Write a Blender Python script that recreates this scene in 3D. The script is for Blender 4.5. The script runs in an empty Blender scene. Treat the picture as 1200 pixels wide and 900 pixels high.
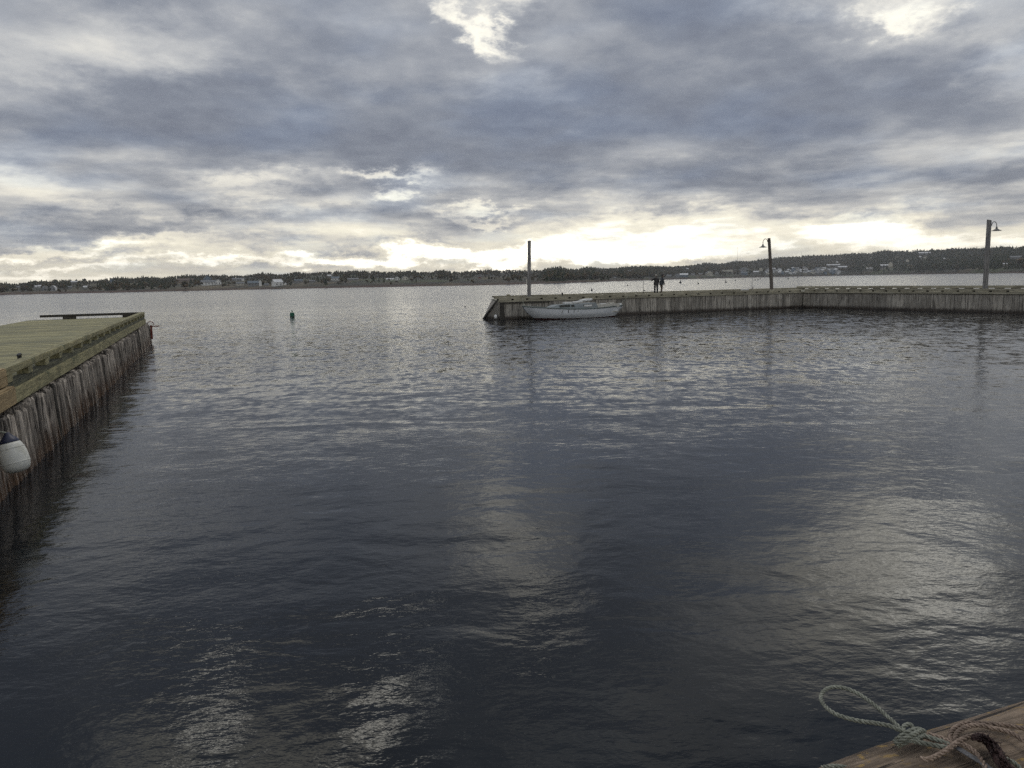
import bpy, bmesh, math, random
import numpy as np
from mathutils import Vector, Matrix
R = math.radians
random.seed(7)
rng = np.random.default_rng(11)
SC = bpy.context.scene
COL = SC.collection

# ------------------------------------------------------------------ camera
EYE = Vector((0, 0, 3.0))
PITCH, ROLL, FPX = R(7.64), R(1.17), 900.0
fwd = Vector((0, math.cos(PITCH), -math.sin(PITCH)))
r0 = Vector((1, 0, 0)); u0 = r0.cross(fwd)
rt = r0 * math.cos(ROLL) - u0 * math.sin(ROLL)
upv = u0 * math.cos(ROLL) + r0 * math.sin(ROLL)
cam_d = bpy.data.cameras.new('camera'); cam = bpy.data.objects.new('camera', cam_d); COL.objects.link(cam)
m = Matrix((rt, upv, -fwd)).transposed().to_4x4(); m.translation = EYE
cam.matrix_world = m
cam_d.sensor_width = 36; cam_d.lens = 27.0; cam_d.clip_start = 0.05; cam_d.clip_end = 30000
SC.camera = cam

def ray(x, y):
    return fwd + rt * ((x - 600) / FPX) - upv * ((y - 450) / FPX)
def atz(x, y, z):
    d = ray(x, y); return EYE + d * ((z - EYE.z) / d.z)
def aty(x, y, Y):
    d = ray(x, y); return EYE + d * (Y / d.y)
def proj(p):
    q = Vector(p) - EYE; k = q.dot(fwd)
    return 600 + FPX * q.dot(rt) / k, 450 - FPX * q.dot(upv) / k
def azel(x, y):
    d = ray(x, y); return math.degrees(math.atan2(d.x, d.y)), math.degrees(math.atan2(d.z, math.hypot(d.x, d.y)))

# ------------------------------------------------------------------ colour management
SC.view_settings.view_transform = 'Standard'; SC.view_settings.look = 'None'
SC.view_settings.exposure = 0.26; SC.view_settings.gamma = 1.0; SC.view_settings.use_curve_mapping = False
SC.cycles.volume_bounces = 0
SC.cycles.use_denoising = False
SC.cycles.sample_clamp_indirect = 2.5
SC.cycles.diffuse_bounces = 2; SC.cycles.caustics_reflective = False; SC.cycles.caustics_refractive = False

# ------------------------------------------------------------------ node helper
class NT:
    def __init__(s, tree): s.t = tree; s.n = tree.nodes; s.l = tree.links
    def put(s, sock, v):
        if hasattr(v, 'is_output') or isinstance(v, bpy.types.NodeSocket): s.l.new(v, sock)
        elif v is not None: sock.default_value = v
    def node(s, typ, ins=None, **kw):
        n = s.n.new(typ)
        for k, v in kw.items(): setattr(n, k, v)
        for k, v in (ins or {}).items(): s.put(n.inputs[k], v)
        return n
    def math(s, op, a, b=None, c=None, clamp=False):
        n = s.n.new('ShaderNodeMath'); n.operation = op; n.use_clamp = clamp
        s.put(n.inputs[0], a)
        if b is not None: s.put(n.inputs[1], b)
        if c is not None: s.put(n.inputs[2], c)
        return n.outputs[0]
    def vmath(s, op, a, b=None, out=0):
        n = s.n.new('ShaderNodeVectorMath'); n.operation = op
        s.put(n.inputs[0], a)
        if b is not None: s.put(n.inputs[1], b)
        return n.outputs['Value' if op in ('LENGTH', 'DOT_PRODUCT') else 0]
    def mapping(s, vec, loc=(0, 0, 0), rot=(0, 0, 0), scale=(1, 1, 1), typ='POINT'):
        n = s.n.new('ShaderNodeMapping'); n.vector_type = typ
        s.put(n.inputs['Vector'], vec); n.inputs['Location'].default_value = loc
        n.inputs['Rotation'].default_value = rot; n.inputs['Scale'].default_value = scale
        return n.outputs[0]
    def noise(s, vec, scale, detail=4, rough=.55, dist=0, out='Fac', lac=2.0):
        n = s.n.new('ShaderNodeTexNoise'); s.put(n.inputs['Vector'], vec)
        n.inputs['Scale'].default_value = scale; n.inputs['Detail'].default_value = detail
        n.inputs['Roughness'].default_value = rough; n.inputs['Distortion'].default_value = dist
        n.inputs['Lacunarity'].default_value = lac
        return n.outputs[out]
    def ramp(s, fac, stops, interp='LINEAR'):
        n = s.n.new('ShaderNodeValToRGB'); cr = n.color_ramp; cr.interpolation = interp
        while len(cr.elements) < len(stops): cr.elements.new(0.5)
        for e, (p, c) in zip(cr.elements, stops):
            e.position = p; e.color = (*c, 1) if len(c) == 3 else c
        s.put(n.inputs[0], fac); return n.outputs[0]
    def mix(s, fac, a, b, blend='MIX'):
        n = s.n.new('ShaderNodeMix'); n.data_type = 'RGBA'; n.blend_type = blend
        s.put(n.inputs[0], fac)
        s.put(n.inputs[6], (*a, 1) if isinstance(a, tuple) and len(a) == 3 else a)
        s.put(n.inputs[7], (*b, 1) if isinstance(b, tuple) and len(b) == 3 else b)
        return n.outputs[2]
    def sstep(s, v, a, b, lo=0., hi=1.):
        n = s.n.new('ShaderNodeMapRange'); n.interpolation_type = 'SMOOTHSTEP'
        s.put(n.inputs[0], v); n.inputs[1].default_value = a; n.inputs[2].default_value = b
        n.inputs[3].default_value = lo; n.inputs[4].default_value = hi
        return n.outputs[0]

# ------------------------------------------------------------------ sky: overcast of broken cloud over a Nishita sky
SUN_AZ, SUN_EL = 20.0, 60.0
W = bpy.data.worlds.new('World'); SC.world = W; W.use_nodes = True
w = NT(W.node_tree); w.n.clear()
tc = w.node('ShaderNodeTexCoord').outputs['Generated']
sep = w.node('ShaderNodeSeparateXYZ', {0: tc}).outputs
K = 180 / math.pi
az = w.math('MULTIPLY', w.math('ARCTAN2', sep[0], sep[1]), K)
el = w.math('MULTIPLY', w.math('ARCSINE', sep[2]), K)
elp = w.math('MAXIMUM', el, 0)
# cloud-deck coordinates: where the view ray meets a flat deck overhead
inv = w.math('DIVIDE', 1.0, w.math('ADD', w.math('MAXIMUM', sep[2], 0), 0.15))
deck = w.node('ShaderNodeCombineXYZ', {0: w.math('MULTIPLY', sep[0], inv), 1: w.math('MULTIPLY', sep[1], inv), 2: 0.0}).outputs[0]
n_big = w.noise(w.mapping(deck, loc=(3.1, 1.7, 0), scale=(1, 1.0, 1)), 1.1, 3, .5, .1)
n_med = w.noise(w.mapping(deck, loc=(7.7, 2.2, 0), scale=(1, .90, 1)), 2.5, 6, .57, .15)
n_fin = w.noise(w.mapping(deck, loc=(1.2, 9.2, 0), scale=(1, .85, 1)), 7.5, 7, .60, .1)
# warp the angular coordinates so patch edges break up like cloud
ang = w.node('ShaderNodeCombineXYZ', {0: az, 1: el, 2: 0.0}).outputs[0]
wn = w.noise(w.mapping(ang, scale=(.085, .19, 1)), 1.0, 7, .66, .1, out='Color')
wv = w.vmath('MULTIPLY', w.vmath('SUBTRACT', wn, (.5, .5, .5)), (19, 8.5, 0))
wang = w.vmath('ADD', ang, wv)

def patch(px, py, rx, ry, amp, tilt=0, vec=None, pw=2.6):
    a, e = azel(px, py)
    q = w.vmath('SUBTRACT', vec or wang, (a, e, 0))
    # scale into ellipse (radii given in picture-like pixels, 0.0637 deg each)
    d = 0.0637
    if tilt: q = w.mapping(q, rot=(0, 0, R(tilt)))
    q = w.vmath('MULTIPLY', q, (1 / (rx * d), 1 / (ry * d), 0))
    L = w.vmath('LENGTH', q)
    g = w.math('EXPONENT', w.math('MULTIPLY', w.math('POWER', L, pw), -1.0))
    return w.math('MULTIPLY', g, amp)

# base level by elevation (0..1 scale of the colour ramp below)
base = w.node('ShaderNodeFloatCurve', {1: w.math('DIVIDE', elp, 90)})
cv = base.mapping.curves[0]
pts = [(0, .72), (1.0, .76), (2.5, .68), (4.5, .52), (7, .37), (10, .29), (15, .26), (22, .25), (30, .15), (45, .20), (90, .38)]
while len(cv.points) < len(pts): cv.points.new(.5, .5)
for p, (e_, v_) in zip(cv.points, pts): p.location = (e_ / 90, v_)
base.mapping.update()
B = base.outputs[0]
def add(v):
    global B
    B = w.math('ADD', B, v)
add(w.math('MULTIPLY', w.math('SUBTRACT', n_big, .5), .40))
add(w.math('MULTIPLY', w.math('SUBTRACT', w.sstep(n_med, .34, .66), .5), .19))
add(w.math('MULTIPLY', w.math('SUBTRACT', n_med, .5), .08))
add(w.math('MULTIPLY', w.math('SUBTRACT', n_fin, .5), .19))
n_str = w.noise(w.mapping(ang, loc=(3, 0, 0), scale=(.050, .36, 1)), 1.0, 6, .58, .2)
add(w.math('MULTIPLY', w.math('MULTIPLY', w.math('SUBTRACT', n_str, .52), 1.55), w.sstep(el, 5.0, 12.0, 1, 0)))
add(w.sstep(sep[1], .1, -.6, 0, .14))
P = [
 # bright openings
 (560, 26, 40, 13, .62, 28), (600, -4, 40, 18, .36, 0), (1050, 22, 34, 11, .36, 15), (1120, -10, 110, 50, .13, 0), (1190, 75, 50, 40, .22, 0),
 (180, 40, 110, 35, .20, -8), (20, 10, 90, 60, .16, 0),
 (430, 208, 60, 7, .55, 0), (470, 232, 30, 9, .55, 0), (300, 222, 60, 12, .28, 0), (15, 222, 35, 12, .12, 0), (560, 258, 60, 6, .45, 0),
 (90, 284, 170, 7, .42, 0), (200, 306, 260, 6, .22, 0), (350, 300, 150, 8, .35, 0), (640, 296, 230, 11, .56, 0), (650, 288, 50, 18, .3, 0),
 (940, 274, 190, 18, .22, 0), (1000, 266, 60, 14, .30, 0), (760, 268, 120, 14, .30, 0), (1150, 285, 120, 18, .25, 0), (690, 298, 120, 10, .35, 0),
 # heavier cloud
 (560, 140, 430, 55, -.19, 0), (200, 140, 260, 50, -.12, 0), (950, 150, 300, 38, -.10, -10), (780, 60, 160, 60, -.09, 0),
 (120, 262, 170, 9, -.22, 0), (1050, 225, 200, 12, -.14, 0), (700, 225, 260, 12, -.14, 0), (330, 256, 160, 8, -.16, 0),
 (40, 296, 120, 5, -.14, 0), (360, 283, 160, 4, -.16, 0),
 # openings overhead, above the top of the picture (they glint in the near water)
 (160, -272, 28, 15, 1.6, 0), (395, -292, 46, 22, 1.9, 20), (455, -236, 18, 8, 1.3, 0), (90, -300, 80, 40, .60, 0), (270, -335, 90, 40, .9, 0),
 (1095, -88, 90, 36, 1.05, 0), (1120, -40, 110, 50, .20, 0), (1000, -165, 200, 50, .50, 0), (800, -300, 280, 70, .22, 0), (600, -66, 60, 30, .85, 0), (585, 90, 60, 30, .14, 0),
 (790, -40, 120, 70, -.16, 0), (520, -130, 330, 70, -.20, 0), (120, -110, 300, 80, -.10, 0),
]
for p in P: add(patch(p[0], p[1], p[2], p[3], p[4], p[5]))
Bc = w.math('SMOOTH_MAX', B, w.math('SUBTRACT', w.math('MULTIPLY', n_fin, .34), .09), .16)
col = w.ramp(Bc, [(0.0, (.148, .165, .210)), (.14, (.212, .233, .278)), (.30, (.325, .342, .375)), (.48, (.51, .515, .515)),
                  (.66, (.79, .755, .67)), (.82, (.99, .94, .79)), (1.0, (1.12, 1.07, .93))])
# upper openings are whiter than those low down
hot = w.math('MULTIPLY', w.math('MAXIMUM', w.math('SUBTRACT', B, .88), 0), 2.4)
hot = w.math('MINIMUM', hot, 4.5)
colh = w.mix(1.0, col, w.node('ShaderNodeCombineColor', {0: hot, 1: w.math('MULTIPLY', hot, .96), 2: w.math('MULTIPLY', hot, .86)}).outputs[0], 'ADD')
# blue-ish thin veil variations
tint = w.noise(w.mapping(deck, loc=(4, 5, 0)), 1.6, 3, .5)
colh = w.mix(w.sstep(tint, .45, .70, 0, .55), colh, w.mix(1.0, colh, (.88, .98, 1.13), 'MULTIPLY'))
colh = w.mix(w.sstep(el, 12.0, 2.0), colh, w.mix(1.0, colh, (1.03, 1.0, .95), 'MULTIPLY'))
sky = w.node('ShaderNodeTexSky', sky_type='NISHITA')
sky.sun_disc = False; sky.sun_elevation = R(SUN_EL); sky.sun_rotation = R(SUN_AZ)
STR = 0.10
cl10 = w.mix(1.0, colh, (1 / STR, 1 / STR, 1 / STR), 'MULTIPLY')
seen = w.math('MULTIPLY', w.sstep(B, .45, .75), .12)
final = w.mix(seen, cl10, sky.outputs[0])
final.node.clamp_result = False
bg = w.node('ShaderNodeBackground', {0: final, 1: STR})
w.l.new(bg.outputs[0], w.node('ShaderNodeOutputWorld').inputs[0])
W.cycles.sampling_method = 'MANUAL'; W.cycles.sample_map_resolution = 512

sd = bpy.data.lights.new('sun', 'SUN'); sun = bpy.data.objects.new('sun', sd); COL.objects.link(sun)
sd.energy = 0.5; sd.angle = R(26); sd.color = (1, .93, .82)
a_, e_ = R(SUN_AZ), R(SUN_EL)
sun.rotation_euler = (-Vector((math.sin(a_) * math.cos(e_), math.cos(a_) * math.cos(e_), math.sin(e_)))).to_track_quat('-Z', 'Y').to_euler()

# ------------------------------------------------------------------ materials
def mat(name, fn):
    mt = bpy.data.materials.new(name); mt.use_nodes = True
    t = NT(mt.node_tree); t.n.clear()
    b = t.node('ShaderNodeBsdfPrincipled'); o = t.node('ShaderNodeOutputMaterial'); t.l.new(b.outputs[0], o.inputs[0])
    fn(t, b); return mt
def setb(t, b, color=None, rough=None, metal=None, spec=None, bump=None, bs=.3, bd=.02):
    if color is not None: t.put(b.inputs['Base Color'], (*color, 1) if isinstance(color, tuple) and len(color) == 3 else color)
    if rough is not None: t.put(b.inputs['Roughness'], rough)
    if metal is not None: t.put(b.inputs['Metallic'], metal)
    if spec is not None: b.inputs['Specular IOR Level'].default_value = spec
    if bump is not None:
        bn = t.node('ShaderNodeBump', {'Height': bump, 'Strength': bs, 'Distance': bd}); t.l.new(bn.outputs[0], b.inputs['Normal'])
def paint(name, c, rough=.5, var=.18, scale=6, metal=0, bs=.1):
    def f(t, b):
        o = t.node('ShaderNodeTexCoord').outputs['Object']
        n = t.noise(o, scale, 5, .6)
        cc = t.mix(t.sstep(n, .3, .7), tuple(x * (1 - var) for x in c), tuple(min(1, x * (1 + var)) for x in c))
        setb(t, b, cc, rough, metal, bump=n, bs=bs)
    return mat(name, f)

def wood(name, cd, cl, axis=0, grain=30, wet=None, rough=.8, perobj=.25, stretch=.06, moss=None, bs=.6, bd=.01, island=False, crack=0):
    """weathered timber with grain along one object axis; wet = (z0, z1, colour) darkens and stains towards the water"""
    def f(t, b):
        tcn = t.node('ShaderNodeTexCoord')
        o = tcn.outputs['Object']
        rnd = t.node('ShaderNodeNewGeometry').outputs['Random Per Island'] if island else t.node('ShaderNodeObjectInfo').outputs['Random']
        off = t.node('ShaderNodeCombineXYZ', {0: t.math('MULTIPLY', rnd, 37.0), 1: t.math('MULTIPLY', rnd, 11.0), 2: t.math('MULTIPLY', rnd, 23.0)}).outputs[0]
        ov = t.vmath('ADD', o, off)
        sc = [1, 1, 1]; sc[axis] = stretch
        g = t.noise(t.mapping(ov, scale=sc), grain, 6, .65, .4)
        blo = t.noise(ov, 1.6, 5, .6)
        c = t.mix(t.sstep(g, .36, .66), cd, cl)
        c = t.mix(t.sstep(blo, .42, .66, 0, .55), c, t.mix(1.0, c, (.62, .60, .58), 'MULTIPLY'))
        if crack:
            cs = [crack] * 3; cs[axis] = crack * .035
            ck = t.math('ABSOLUTE', t.math('SUBTRACT', t.noise(t.mapping(ov, scale=cs), 1.0, 3, .55, .1), .5))
            ck = t.sstep(ck, .022, .006)
            c = t.mix(t.math('MULTIPLY', ck, .85), c, tuple(x * .25 for x in cd)); g = t.math('SUBTRACT', g, ck)
        if moss:
            mo = t.noise(ov, moss[1], 6, .65)
            c = t.mix(t.sstep(mo, .56, .64, 0, moss[2]), c, moss[0])
        vv = t.math('ADD', t.math('MULTIPLY', rnd, 2 * perobj), 1 - perobj)
        hs = t.node('ShaderNodeHueSaturation', {'Value': vv, 'Color': c}); c = hs.outputs[0]
        rg = rough
        if wet:
            z = t.node('ShaderNodeSeparateXYZ', {0: t.node('ShaderNodeNewGeometry').outputs['Position']}).outputs[2]
            wn_ = t.math('ADD', z, t.math('MULTIPLY', t.math('SUBTRACT', t.noise(t.mapping(ov, scale=(1, 1, .3)), 5, 4, .6), .5), wet[3]))
            k = t.sstep(wn_, wet[0], wet[1], 1, 0)
            st = t.mix(t.sstep(t.noise(t.mapping(ov, scale=(1, 1, .2)), 9, 4, .6), .4, .62), wet[2], tuple(x * .38 for x in wet[2]))
            c = t.mix(k, c, st); rg = t.math('SUBTRACT', rough, t.math('MULTIPLY', k, .35))
        setb(t, b, c, rg, bump=g, bs=bs, bd=bd)
    return mat(name, f)

M = {}
for nm_, il_ in (('pile', False), ('pile_far', True)):
    M[nm_] = wood('weathered pile timber', (.14, .12, .10), (.54, .48, .41), 2, 30, (.08, .60, (.125, .072, .040), .8), perobj=.55, stretch=.05, bs=1, bd=.02, island=il_, crack=7)
M['green_timber'] = wood('green treated timber', (.19, .178, .095), (.40, .365, .20), 0, 24, None, perobj=.10, moss=((.08, .105, .06), 3.0, .6))
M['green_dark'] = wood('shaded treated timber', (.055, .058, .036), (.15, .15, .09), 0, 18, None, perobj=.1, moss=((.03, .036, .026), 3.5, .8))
M['new_timber'] = wood('newer amber timber', (.30, .22, .115), (.48, .36, .19), 0, 22, None, perobj=.1)
M['board'] = wood('grey wharf board', (.27, .247, .212), (.53, .495, .43), 2, 17, (.08, .38, (.060, .045, .034), .34), perobj=.32, stretch=.07, crack=4)
M['wharf_timber'] = wood('yellowed wharf timber', (.27, .25, .185), (.50, .465, .355), 0, 10, None, perobj=.18)
M['dark_timber'] = wood('dark wet timber and gap shade', (.03, .027, .022), (.075, .068, .055), 0, 14, None, perobj=.1)
M['pole'] = wood('grey light pole timber', (.15, .146, .146), (.34, .33, .325), 2, 14, None, perobj=.12)
M['pole_brown'] = wood('brown light pole timber', (.095, .082, .072), (.19, .165, .145), 2, 14, None, perobj=.1)

def deckmat(name, ax, pitch, cd, cl):
    def f(t, b):
        o = t.node('ShaderNodeTexCoord').outputs['Object']
        s = t.node('ShaderNodeSeparateXYZ', {0: o}).outputs
        u = t.math('DIVIDE', s[ax], pitch); idx = t.math('FLOOR', u); fr = t.math('FRACT', u)
        wn2 = t.node('ShaderNodeTexWhiteNoise', {'W': idx}, noise_dimensions='1D').outputs[0]
        sc = [1, 1, 1]; sc[1 - ax] = .07
        off = t.node('ShaderNodeCombineXYZ', {1 - ax: t.math('MULTIPLY', wn2, 20.), ax: 0.}).outputs[0]
        g = t.noise(t.mapping(t.vmath('ADD', o, off), scale=sc), 22, 6, .65)
        c = t.mix(t.sstep(g, .33, .68), cd, cl)
        c = t.mix(t.sstep(t.noise(o, .9, 5, .6), .42, .64, 0, .5), c, (.15, .155, .10))
        hs = t.node('ShaderNodeHueSaturation', {'Value': t.math('ADD', t.math('MULTIPLY', wn2, .75), .62), 'Color': c}); c = hs.outputs[0]
        e = t.math('ABSOLUTE', t.math('SUBTRACT', fr, .5))
        gap = t.sstep(e, .44, .475)
        c = t.mix(gap, c, (.02, .02, .015))
        h = t.math('SUBTRACT', t.math('MULTIPLY', g, .2), gap)
        setb(t, b, c, .7, bump=h, bs=.8, bd=.01)
    return mat(name, f)
M['deck_left'] = deckmat('planked pier deck', 0, .20, (.24, .22, .105), (.42, .385, .195))
M['deck_right'] = deckmat('planked wharf deck', 0, .24, (.20, .19, .145), (.31, .295, .235))
M['hull'] = paint('white hull paint', (.72, .745, .77), .35, .05, 2, bs=.02)
M['trim'] = paint('grey green trim', (.10, .13, .125), .5)
M['antifoul'] = paint('red brown bottom paint', (.06, .022, .018), .6)
M['cabin'] = paint('grey cabin paint', (.27, .30, .31), .5, .1)
M['white'] = paint('clean white paint', (.80, .80, .78), .4, .04)
M['cream'] = paint('cream gelcoat', (.60, .58, .52), .5, .06)
M['glass'] = paint('dark window glass', (.02, .022, .025), .08, .1)
M['alu'] = paint('dull aluminium', (.42, .43, .44), .35, .1, metal=.8)
M['rust'] = paint('rusty red steel', (.20, .045, .03), .8, .4, 20)
M['black'] = paint('black iron', (.018, .018, .02), .45, .2)
M['blue'] = paint('navy blue fender end', (.012, .018, .05), .45, .2)
M['galv'] = paint('dark lamp enamel', (.10, .105, .105), .45, .2)
M['green_buoy'] = paint('dark green buoy paint', (.010, .12, .07), .5, .2)
M['dark_buoy'] = paint('dark weathered buoy', (.045, .045, .045), .6, .2)
def fendermat(t, b):
    o = t.node('ShaderNodeTexCoord').outputs['Object']
    n = t.noise(t.mapping(o, scale=(1, 1, .4)), 9, 5, .65)
    c = t.mix(t.sstep(n, .5, .68, 0, .5), (.74, .74, .68), (.42, .41, .32))
    setb(t, b, c, .45, bump=n, bs=.12)
M['fender'] = mat('scuffed white vinyl', fendermat)

def ropemat(name, a, c_):
    def f(t, b):
        o = t.node('ShaderNodeTexCoord').outputs['Object']
        n = t.noise(o, 160, 4, .6); n2 = t.noise(o, 14, 4, .6)
        c = t.mix(t.sstep(n, .35, .65), a, c_)
        c = t.mix(t.sstep(n2, .45, .62, 0, .6), c, tuple(x * .5 for x in a))
        setb(t, b, c, .85, bump=n, bs=.6, bd=.002)
    return mat(name, f)
M['rope_green'] = ropemat('grey green rope', (.165, .175, .14), (.34, .35, .29))
M['rope_pink'] = ropemat('faded brown rope', (.20, .145, .11), (.43, .33, .26))
M['rope_dark'] = ropemat('dark maroon frayed rope', (.020, .009, .009), (.075, .038, .034))
M['strap'] = ropemat('grey webbing', (.085, .085, .09), (.16, .16, .17))
def beammat(t, b):
    o = t.node('ShaderNodeTexCoord').outputs['Object']
    g = t.noise(t.mapping(o, scale=(.09, 1, 1)), 42, 8, .7, .6)
    g2 = t.noise(t.mapping(o, scale=(.3, 1, 1)), 6, 6, .65)
    c = t.mix(t.sstep(g, .36, .66), (.125, .092, .064), (.31, .235, .170))
    c = t.mix(t.sstep(g2, .45, .62, 0, .7), c, (.075, .055, .042))
    li = t.noise(t.mapping(o, scale=(.8, 1.4, 1.4)), 26, 6, .6)
    li2 = t.noise(o, 5, 3, .5)
    k = t.math('MULTIPLY', t.sstep(li, .56, .62), t.sstep(li2, .42, .52))
    c = t.mix(k, c, (.36, .24, .085))
    crack = t.sstep(t.noise(t.mapping(o, scale=(.035, 1, 1)), 24, 4, .6, .3), .36, .33)
    c = t.mix(crack, c, (.022, .015, .011))
    h = t.math('SUBTRACT', g, crack)
    setb(t, b, c, .85, bump=h, bs=1, bd=.012)
M['beam'] = mat('worn cap timber', beammat)

def watermat(t, b):
    pos = t.node('ShaderNodeNewGeometry').outputs['Position']
    # swell and old wakes, wind chop, fine ripples; the wind works some areas more than others
    s0 = t.noise(t.mapping(pos, rot=(0, 0, R(8)), scale=(.55, 1, 1)), .55, 2, .45, .5)
    s1 = t.noise(t.mapping(pos, rot=(0, 0, R(-7)), scale=(.75, 1, 1)), 1.9, 2, .5, .6)
    s2 = t.noise(t.mapping(pos, rot=(0, 0, R(-24)), scale=(.8, 1, 1)), 6.5, 3, .5, .3)
    s3 = t.noise(t.mapping(pos, rot=(0, 0, R(-32)), scale=(.42, 1, 1)), 21.0, 3, .55, .2)
    s4 = t.noise(t.mapping(pos, rot=(0, 0, R(-38)), scale=(.45, 1, 1)), 60.0, 2, .5)
    area = t.noise(t.mapping(pos, rot=(0, 0, R(20)), scale=(.5, 1, 1)), .09, 3, .5)
    calm = t.sstep(area, .38, .62, .6, 1.3)
    h = t.math('MULTIPLY', s0, .050)
    h = t.math('ADD', h, t.math('MULTIPLY', s1, .0125))
    fine = t.math('ADD', t.math('MULTIPLY', s2, .0062), t.math('ADD', t.math('MULTIPLY', s3, .0025), t.math('MULTIPLY', s4, .0005)))
    h = t.math('ADD', h, t.math('MULTIPLY', fine, calm))
    y = t.node('ShaderNodeSeparateXYZ', {0: pos}).outputs[1]
    far = t.sstep(y, 8, 140)
    bn = t.node('ShaderNodeBump', {'Height': h, 'Strength': 1.0, 'Distance': 1.0})
    # ruffled surface away from the quay: facets too small to follow one by one
    f1 = t.noise(t.mapping(pos, rot=(0, 0, R(-15)), scale=(1.5, 1, 1)), 3.4, 1, .5, .2, out='Color')
    f2 = t.noise(t.mapping(pos, rot=(0, 0, R(-15)), scale=(1.3, 1, 1)), 1.3, 2, .5, .3, out='Color')
    sl = t.vmath('ADD', t.vmath('MULTIPLY', t.vmath('MULTIPLY', t.vmath('SUBTRACT', f1, (.5, .5, .5)), (.24, .30, 0)), t.node('ShaderNodeCombineXYZ', {0: t.sstep(y, 45, 220, 1, .45), 1: t.sstep(y, 45, 220, 1, .45), 2: 0.0}).outputs[0]), t.vmath('MULTIPLY', t.vmath('SUBTRACT', f2, (.5, .5, .5)), (.17, .27, 0)))
    kk = t.math('MULTIPLY', t.sstep(y, 3, 38), t.math('ADD', t.math('MULTIPLY', calm, .6), .4))
    kk = t.math('ADD', kk, t.sstep(y, 90, 400, 0, .15))
    sc_ = t.vmath('MULTIPLY', sl, t.node('ShaderNodeCombineXYZ', {0: kk, 1: kk, 2: 0.0}).outputs[0])
    nrm = t.vmath('NORMALIZE', t.vmath('ADD', bn.outputs[0], sc_))
    t.l.new(nrm, b.inputs['Normal'])
    rg = t.math('ADD', t.math('MULTIPLY', far, .13), .032)
    setb(t, b, (.005, .007, .009), rg)
    b.inputs['IOR'].default_value = 1.333
M['water'] = mat('harbour water', watermat)

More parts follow.
